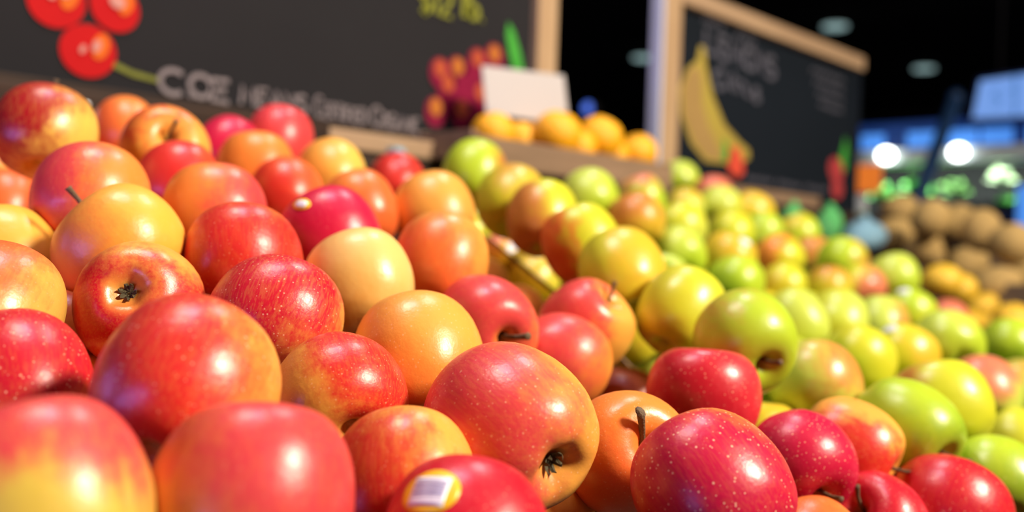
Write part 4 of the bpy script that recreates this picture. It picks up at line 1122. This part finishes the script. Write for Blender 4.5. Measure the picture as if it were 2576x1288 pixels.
blob(b2, 'painted_leaf', 0, 0, 0, 0, M['paint_leaf'], -.0018, 0, .0012, [(2.118, 1.660), (2.150, 1.625), (2.145, 1.598), (2.118, 1.600)])
blob(b2, 'painted_strawberry', 0, 0, 0, 0, M['paint_berry'], -.0018, 0, .0012, [(2.150, 1.640), (2.185, 1.640), (2.212, 1.612), (2.216, 1.580), (2.190, 1.565), (2.155, 1.575), (2.135, 1.595)])
blob(b2, 'painted_radish', 2.735, 1.632, .046, .036, M['paint_radish'], -.0006, -.2)
blob(b2, 'painted_radish', 2.745, 1.578, .034, .030, M['paint_radish'], -.0012, 0)
blob(b2, 'painted_leaf', 0, 0, 0, 0, M['paint_leaf'], -.0006, 0, .0012, [(2.755, 1.665), (2.775, 1.70), (2.79, 1.735), (2.805, 1.70), (2.80, 1.64), (2.785, 1.63)])

# ------------------------------------------------------------------ crate of oranges with a price card
cr = empty('wooden_crate', (1.33, 1.14, 1.50))
tag(cr, 'low brown wooden crate holding the oranges on the ledge', 'crate')
box('crate_floor', (1.085, 1.100, 1.501), (1.600, 1.190, 1.512), M['crate'], cr)
box('crate_slat', (1.075, 1.095, 1.488), (1.606, 1.105, 1.536), M['crate'], cr, .002)
box('crate_slat', (1.085, 1.235, 1.502), (1.600, 1.245, 1.55), M['crate'], cr, .002)
box('crate_floor', (1.085, 1.190, 1.502), (1.600, 1.235, 1.512), M['crate'], cr)
box('crate_end', (1.073, 1.105, 1.502), (1.085, 1.235, 1.545), M['crate'], cr, .002)
box('crate_end', (1.600, 1.105, 1.502), (1.608, 1.235, 1.540), M['crate'], cr, .002)


def lump(name, seed, amp, sub=3, flat=1.0, dimple=0.0):
    rr = random.Random(seed)
    bm = bmesh.new()
    bmesh.ops.create_icosphere(bm, subdivisions=sub, radius=1)
    w = [(Vector((rr.gauss(0, 1), rr.gauss(0, 1), rr.gauss(0, 1))).normalized() * rr.uniform(1.2, 2.6), rr.uniform(0, 6.28)) for _ in range(6)]
    for vtx in bm.verts:
        p = vtx.co.copy()
        s = 1 + amp * sum(math.sin(k.dot(p) * 1.5 + ph) for k, ph in w) / 3
        if dimple and p.z > .9:
            s -= dimple * (p.z - .9) * 10
        vtx.co = p * s
        vtx.co.z *= flat
    return bm_mesh(name, bm, True)


ONAMES = {'O1': 'orange at the left end of the crate under the white price card', 'O2': 'small orange half hidden below the white price card', 'O3': 'big orange right in front of the price card\'s right end',
          'O4': 'big orange second from the right in the crate', 'O5': 'orange at the right end of the crate, beside the pine post'}
OM = [lump('orange', 70 + i, .012, 3, .96, .06) for i in range(3)]
for me in OM:
    me.materials.append(M['orange'])
for i, (k, lab) in enumerate(ONAMES.items()):
    p, r, (ra, rb) = FRUIT[k]
    r = min(max(r, .036), .043)
    o = bpy.data.objects.new('orange', OM[i % 3])
    COL.objects.link(o)
    o.location = (p[0], p[1], max(p[2], 1.512 + r * .96))
    if k in ('O3', 'O4'):
        o.location.z = p[2]
    o.rotation_euler = (rnd.uniform(-.4, .4), rnd.uniform(-.4, .4), rnd.uniform(0, 6))
    o.scale = (r, r, r)
    tag(o, lab, 'orange', 'oranges in the crate')
    bt = tube('stem_button', [(0, 0, .86), (0, 0, .93)], [.10, .07], M['stem'], o, 7)
# lower oranges the front ones rest on
for i, (x, y, z, lab) in enumerate(((1.400, 1.200, 1.549, 'orange low in the crate behind the two big ones'), (1.372, 1.142, 1.547, 'orange low in the crate below the two big ones'), (1.492, 1.160, 1.547, 'orange low in the crate between its right-hand neighbours'))):
    o = bpy.data.objects.new('orange', OM[i])
    COL.objects.link(o)
    o.location = (x, y, z)
    o.scale = (.036, .036, .036)
    tag(o, lab, 'orange', 'oranges in the crate')

pc = empty('price_card', (1.17, 1.20, 1.50))
tag(pc, 'blank-looking white price card on a clip standing above the oranges', 'price card')
TL, TR, BR_, BL = Vector((1.191, 1.208, 1.673)), Vector((1.366, 1.174, 1.680)), Vector((1.375, 1.165, 1.592)), Vector((1.198, 1.200, 1.592))
prism('card', [TL, TR, BR_, BL], (.0005, .003, 0), M['paper'], pc, pc.location)
cb = Vector(pc.location)
tube('clip_stem', [Vector((1.215, 1.208, 1.513)) - cb, Vector((1.215, 1.208, 1.595)) - cb], [.006, .006], M['paper'], pc, 8)
box('clip', (1.205, 1.196, 1.568), (1.235, 1.199, 1.600), M['paper'], pc, .001)

# small blue clips on the back rail
for (x, y, z, lab) in ((1.005, 1.155, 1.462, 'small blue clip on the back panel beside the first green apple'), (.985, 1.178, 1.500, 'small dull blue clip behind the little bright red apple')):
    e = empty('blue_clip', (x, y, z))
    tag(e, lab, 'clip')
    box('clip_body', (x - .010, y - .006, z - .012), (x + .010, 1.1995, z + .010), M['bag_blue'], e, .003)
    box('clip_lip', (x - .007, y - .012, z - .004), (x + .007, y - .005, z + .006), M['bag_blue'], e, .002)

# ------------------------------------------------------------------ potatoes and yellow fruit further along
pb = empty('potato_bin', (2.75, .95, .9))
tag(pb, 'dark wooden bin full of potatoes at the far right of the display', 'bin')
box('side_board', (2.545, .60, .9), (2.558, 1.19, 1.325), M['crate_dark'], pb, .002)
box('side_board', (3.0, .60, .9), (3.013, 1.19, 1.40), M['crate_dark'], pb, .002)
slab('bin_floor', (1.045, 0, .355), 2.558, 3.0, .60, 1.19, -.075, .02, M['crate_dark'], pb)
box('front_board', (2.545, .588, .9), (3.013, .60, 1.25), M['crate_dark'], pb, .002)
PM = [lump('potato', 20 + i, .06, 3, .86) for i in range(4)]
for me in PM:
    me.materials.append(M['potato'])
PLAB = {'K1': 'potato at the upper left end of the pile', 'K2': 'large potato second from the left on top of the pile', 'K3': 'potato third from the left along the pile\'s top', 'K4': 'big tan potato right of the pile\'s top middle',
        'K5': 'big potato at the right end of the pile\'s top row', 'K6': 'potato at the left end of the pile\'s lower row', 'K7': 'shaded potato second in the lower row from the left', 'K8': 'shaded potato in the middle of the lower row',
        'K9': 'large shaded potato right above the yellow fruit', 'K10': 'potato cut off by the right edge of the picture'}
for i, (k, lab) in enumerate(PLAB.items()):
    p, r, (ra, rb) = FRUIT[k]
    o = bpy.data.objects.new('potato', PM[i % 4])
    COL.objects.link(o)
    o.location = p
    o.rotation_euler = (rnd.uniform(-.3, .3), rnd.uniform(-.3, .3), rnd.uniform(0, 6))
    o.scale = (ra * 1.03, ra * 1.03, rb * 1.16)
    tag(o, lab, 'potato', 'potatoes in the far bin')
LM = [lump('yellow_fruit', 40 + i, .05, 3, .9) for i in range(3)]
for me in LM:
    me.materials.append(M['lemon'])
LLAB = {'L1': 'yellow fruit topmost left, right below the potatoes', 'L2': 'yellow fruit just right of the topmost one', 'L3': 'yellow fruit third along below the potatoes', 'L4': 'yellow fruit lowest, behind the wide soft green apple',
        'L5': 'yellow fruit at the right edge above the dark green apple', 'L6': 'yellow fruit between the lowest and the right edge one'}
for i, (k, lab) in enumerate(LLAB.items()):
    p, r, (ra, rb) = FRUIT[k]
    o = bpy.data.objects.new('yellow_fruit', LM[i % 3])
    COL.objects.link(o)
    o.location = p
    o.rotation_euler = (rnd.uniform(-.3, .3), rnd.uniform(-.3, .3), rnd.uniform(0, 6))
    o.scale = (ra, ra, rb * 1.1)
    tag(o, lab, 'fruit', 'yellow fruit beside the green apples')
    tube('stem_nub', [(0, .0, .84), (.03, 0, 1.0)], [.10, .06], M['stem'], o, 7)

# packets behind the green apples
for nm, (x, y, z), sc, mt, lab, sd in (('produce_bag', (2.36, 1.135, 1.455), (.035, .03, .045), 'bag_green', 'small green produce bag behind the far end of the green apples', 61),
                                       ('produce_bag', (2.20, 1.15, 1.46), (.030, .028, .035), 'bag_green', 'tiny green packet below the second chalkboard\'s painted radishes', 63),
                                       ('produce_bag', (2.40, 1.06, 1.43), (.070, .045, .040), 'bag_blue', 'pale blue plastic bag behind the far end of the green apples', 62)):
    e = empty(nm, (x, y, z))
    tag(e, lab, 'bag')
    b = link('pouch', lump('pouch', sd, .12, 3), M[mt], e)
    b.scale = sc
    t = tube('tied_neck', [(0, 0, sc[2] * .8), (0, 0, sc[2] * .98), (.004, 0, sc[2] * 1.12)], [.012, .007, .012], M[mt], e, 9)

# ------------------------------------------------------------------ the far side of the hall
cs = empty('refrigerated_case', (5.2, 1.9, 0))
tag(cs, 'refrigerated produce case with blue lit header panels across the hall', 'display case')
box('cabinet_body', (5.05, .9, 0), (5.7, 2.75, 1.55), M['black'], cs, .01)
box('back_wall', (5.60, .9, 1.55), (5.7, 2.75, 2.10), M['black'], cs)
box('canopy_bar', (4.98, .9, 1.885), (5.12, 2.75, 1.955), M['grey_metal'], cs, .006)
box('header', (5.04, .9, 1.955), (5.14, 2.75, 2.10), M['header'], cs)
for (v0, v1) in ((2.135, 2.255), (1.875, 2.015), (1.675, 1.815), (1.515, 1.66), (1.30, 1.45)):
    box('lit_panel', (5.025, v0, 1.968), (5.039, v1, 2.045), M['blue_panel'], cs, .004)
box('side_panel', (4.99, 1.38, 1.30), (5.045, 1.475, 1.76), M['blue_panel'], cs, .004)
box('shelf', (5.06, .9, 1.60), (5.60, 2.75, 1.63), M['navy'], cs)
for vv in (2.085, 1.732):
    bl = link('lamp_bulb', lump('lamp_bulb', 5, 0.0, 3), M['bulb'], cs)
    bl.location = (4.945 - 5.2, vv - 1.9, 1.925)
    bl.scale = (.030, .040, .034)
    tube('lamp_socket', [(4.965 - 5.2, vv - 1.9, 1.925), (4.982 - 5.2, vv - 1.9, 1.925)], [.020, .024], M['grey_metal'], cs, 10)
area('added_case_light', (5.13, 1.85, 1.875), (5.35, 1.85, 1.55), 1.5, 17, (.85, 1, .85), 'RECTANGLE', .06)  # unseen lamp added under the canopy to brighten the greens


def leafy(name, x, y, z, r, mt, lab, n, seed, group):
    rr = random.Random(seed)
    e = empty(name, (x, y, z))
    tag(e, lab, 'vegetable', group)
    for k in range(n):
        a = k * 2.399
        el = .25 + 1.2 * (k / n)
        d = Vector((math.cos(a) * math.cos(el), math.sin(a) * math.cos(el), math.sin(el)))
        t = Vector((-math.sin(a), math.cos(a), 0))
        nn = d.cross(t)
        vs, fs = [], []
        L = r * rr.uniform(.85, 1.15)
        for i in range(5):
            for j in range(5):
                u, w = i / 4, (j - 2) / 2
                wd = r * .55 * math.sin(math.pi * min(1, .15 + u * .8))
                p = d * (L * u) + t * (wd * w) + nn * (-.10 * r * w * w + .06 * r * math.sin(7 * w + 5 * u + k)) + Vector((0, 0, -.25 * r * u * u * math.cos(el)))
                vs.append(p)
        m0 = len(vs)
        vs += [v_ - nn * .003 for v_ in vs]
        for i in range(4):
            for j in range(4):
                q = i * 5 + j
                fs.append((q, q + 1, q + 6, q + 5))
                fs.append((m0 + q + 5, m0 + q + 6, m0 + q + 1, m0 + q))
        link('leaf', mesh('leaf', vs, fs, True), M[mt], e)
    core = link('heart', lump('heart', seed, .1, 2), M[mt], e)
    core.scale = (r * .4, r * .4, r * .35)
    core.location = (0, 0, r * .25)
    return e


GP = 'leafy vegetables in the refrigerated case'
leafy('lettuce', 5.15, 2.19, 1.72, .085, 'leaf', 'bright lettuce head farthest left in the case, below the left bulb', 12, 1, GP)
leafy('lettuce', 5.15, 2.00, 1.74, .095, 'leaf', 'bright lettuce head just left of the slanted blue pole', 12, 2, GP)
leafy('lettuce', 5.33, 2.08, 1.68, .09, 'leaf', 'bright lettuce head lowest of the three left ones in the case', 12, 3, GP)
leafy('kale_bunch', 5.20, 1.83, 1.74, .085, 'leaf_dark', 'darker kale bunch right of the slanted blue pole', 12, 4, GP)
leafy('lettuce', 5.16, 1.57, 1.66, .075, 'leaf', 'bright green bunch at the right end of the case', 12, 5, GP)
leafy('chard_bunch', 5.16, 1.60, 1.79, .075, 'leaf_pale', 'pale ribbed chard bunch above the right-hand green bunch', 10, 6, GP)
for (vv, lab) in ((2.06, 'black produce tub holding the left lettuces in the case'), (1.82, 'black produce tub holding the kale in the case'), (1.58, 'black produce tub holding the right-hand green bunch')):
    e = empty('produce_tub', (5.25, vv, 1.63))
    tag(e, lab, 'tub', 'black tubs on the case shelf')
    for (a, b) in (((5.08, vv - .11, 1.631), (5.09, vv + .11, 1.69)), ((5.42, vv - .11, 1.631), (5.43, vv + .11, 1.69)), ((5.09, vv - .11, 1.631), (5.42, vv - .10, 1.69)), ((5.09, vv + .10, 1.631), (5.42, vv + .11, 1.69))):
        box('tub_side', a, b, M['black'], e)
    box('tub_floor', (5.09, vv - .10, 1.631), (5.42, vv + .10, 1.64), M['black'], e)

sg = empty('hanging_sign', (4.9, 1.4, 2.05))
tag(sg, 'pale blue lit sign hanging above the refrigerated case', 'sign')
b = Vector(sg.location)
prism('sign_box', [(4.9, 1.640, 2.268), (4.9, 1.05, 2.300), (4.9, 1.05, 2.045), (4.9, 1.682, 2.055)], (.06, 0, 0), M['navy'], sg, b)
prism('sign_face', [(4.894, 1.625, 2.250), (4.894, 1.06, 2.283), (4.894, 1.06, 2.066), (4.894, 1.655, 2.075)], (.006, 0, 0), M['screen'], sg, b)
for (y0, y1, z0, z1) in ((1.475, 1.500, 2.19, 2.20), (1.53, 1.56, 2.195, 2.205), (1.555, 1.565, 2.165, 2.20), (1.535, 1.565, 2.16, 2.17), (1.53, 1.54, 2.13, 2.165), (1.535, 1.565, 2.125, 2.135), (1.462, 1.478, 2.08, 2.26)):
    box('printed_mark', (4.8925, y0, z0), (4.894, y1, z1), M['screen_ink'], sg)
for vv in (1.25, 1.55):
    tube('hanger', [Vector((4.93, vv, 2.27)) - b, Vector((4.93, vv, 3.56)) - b], [.006, .006], M['black'], sg, 6)

pl = empty('slanted_pole', (3.9, 1.55, 0))
tag(pl, 'slanted dark blue pole rising behind the potatoes', 'pole')
P0, P1 = Vector((4.43, 1.57, 2.106)), Vector((4.126, 1.599, 1.644))
dr = (P1 - P0).normalized()
P2 = P1 + dr * ((.02 - P1.z) / dr.z)
bb = Vector(pl.location)
tube('shaft', [P0 - bb, P1 - bb, P2 - bb], [.028, .032, .032], M['glowing_blue_paint'], pl, 12)
tube('cap', [P0 - dr * .03 - bb, P0 - bb, P0 + dr * .02 - bb], [.016, .033, .033], M['glowing_blue_paint'], pl, 12)
box('foot_plate', (P2.x - .15, P2.y - .12, 0), (P2.x + .15, P2.y + .12, .025), M['navy'], pl, .004)
# rear strut that holds it up
tube('strut', [P1 - bb, Vector((4.45, 1.62, 1.0)) - bb, Vector((4.55, 1.63, .01)) - bb], [.018, .018, .018], M['navy'], pl, 10)
box('crossbar', (4.126, 1.50, 1.60), (4.16, 1.70, 1.635), M['navy'], pl, .004)

os_ = empty('orange_sign', (3.3, 1.48, 0))
tag(os_, 'square orange sign on a pale post beside the second chalkboard', 'sign')
box('sign_card', (3.295, 1.405, 1.610), (3.303, 1.520, 1.705), M['glowing_orange_card'], os_, .002)
box('post', (3.304, 1.465, 0), (3.330, 1.495, 1.70), M['pale_post'], os_, .003)
box('post_band', (3.300, 1.460, 1.44), (3.334, 1.500, 1.54), M['green_post'], os_, .002)
box('foot', (3.20, 1.42, 0), (3.43, 1.54, .02), M['pale_post'], os_, .003)

# ceiling downlights
for (x, y, lab) in ((8.49, 4.09, 'ceiling downlight nearest, above the second chalkboard\'s right corner'), (10.8, 4.17, 'ceiling downlight farther right, above the slanted blue pole'), (8.68, 6.35, 'ceiling downlight half hidden behind the pine post')):
    e = empty('ceiling_downlight', (x, y, 3.56))
    tag(e, lab, 'downlight', 'round downlights in the black ceiling')
    tube('trim_ring', [(0, 0, -.03), (0, 0, -.001)], [.13, .14], M['black'], e, 24)
    tube('lens', [(0, 0, -.045), (0, 0, -.031)], [.105, .11], M['downlight'], e, 24)
ind = empty('indicator_lamp', (4.66, 3.80, 0))
tag(ind, 'round blue indicator lamp in the dark between the two chalkboards', 'lamp')
box('stand_post', (4.68, 3.78, 0), (4.72, 3.82, 2.20), M['black'], ind)
tube('housing', [(.0, 0, 2.258), (.06, 0, 2.258)], [.042, .042], M['black'], ind, 20)
tube('lens', [(-.012, -.010, 2.258), (0, 0, 2.258)], [.030, .036], M['blue_led'], ind, 20)
box('collar', (4.67, 3.77, 2.19), (4.73, 3.83, 2.215), M['black'], ind)
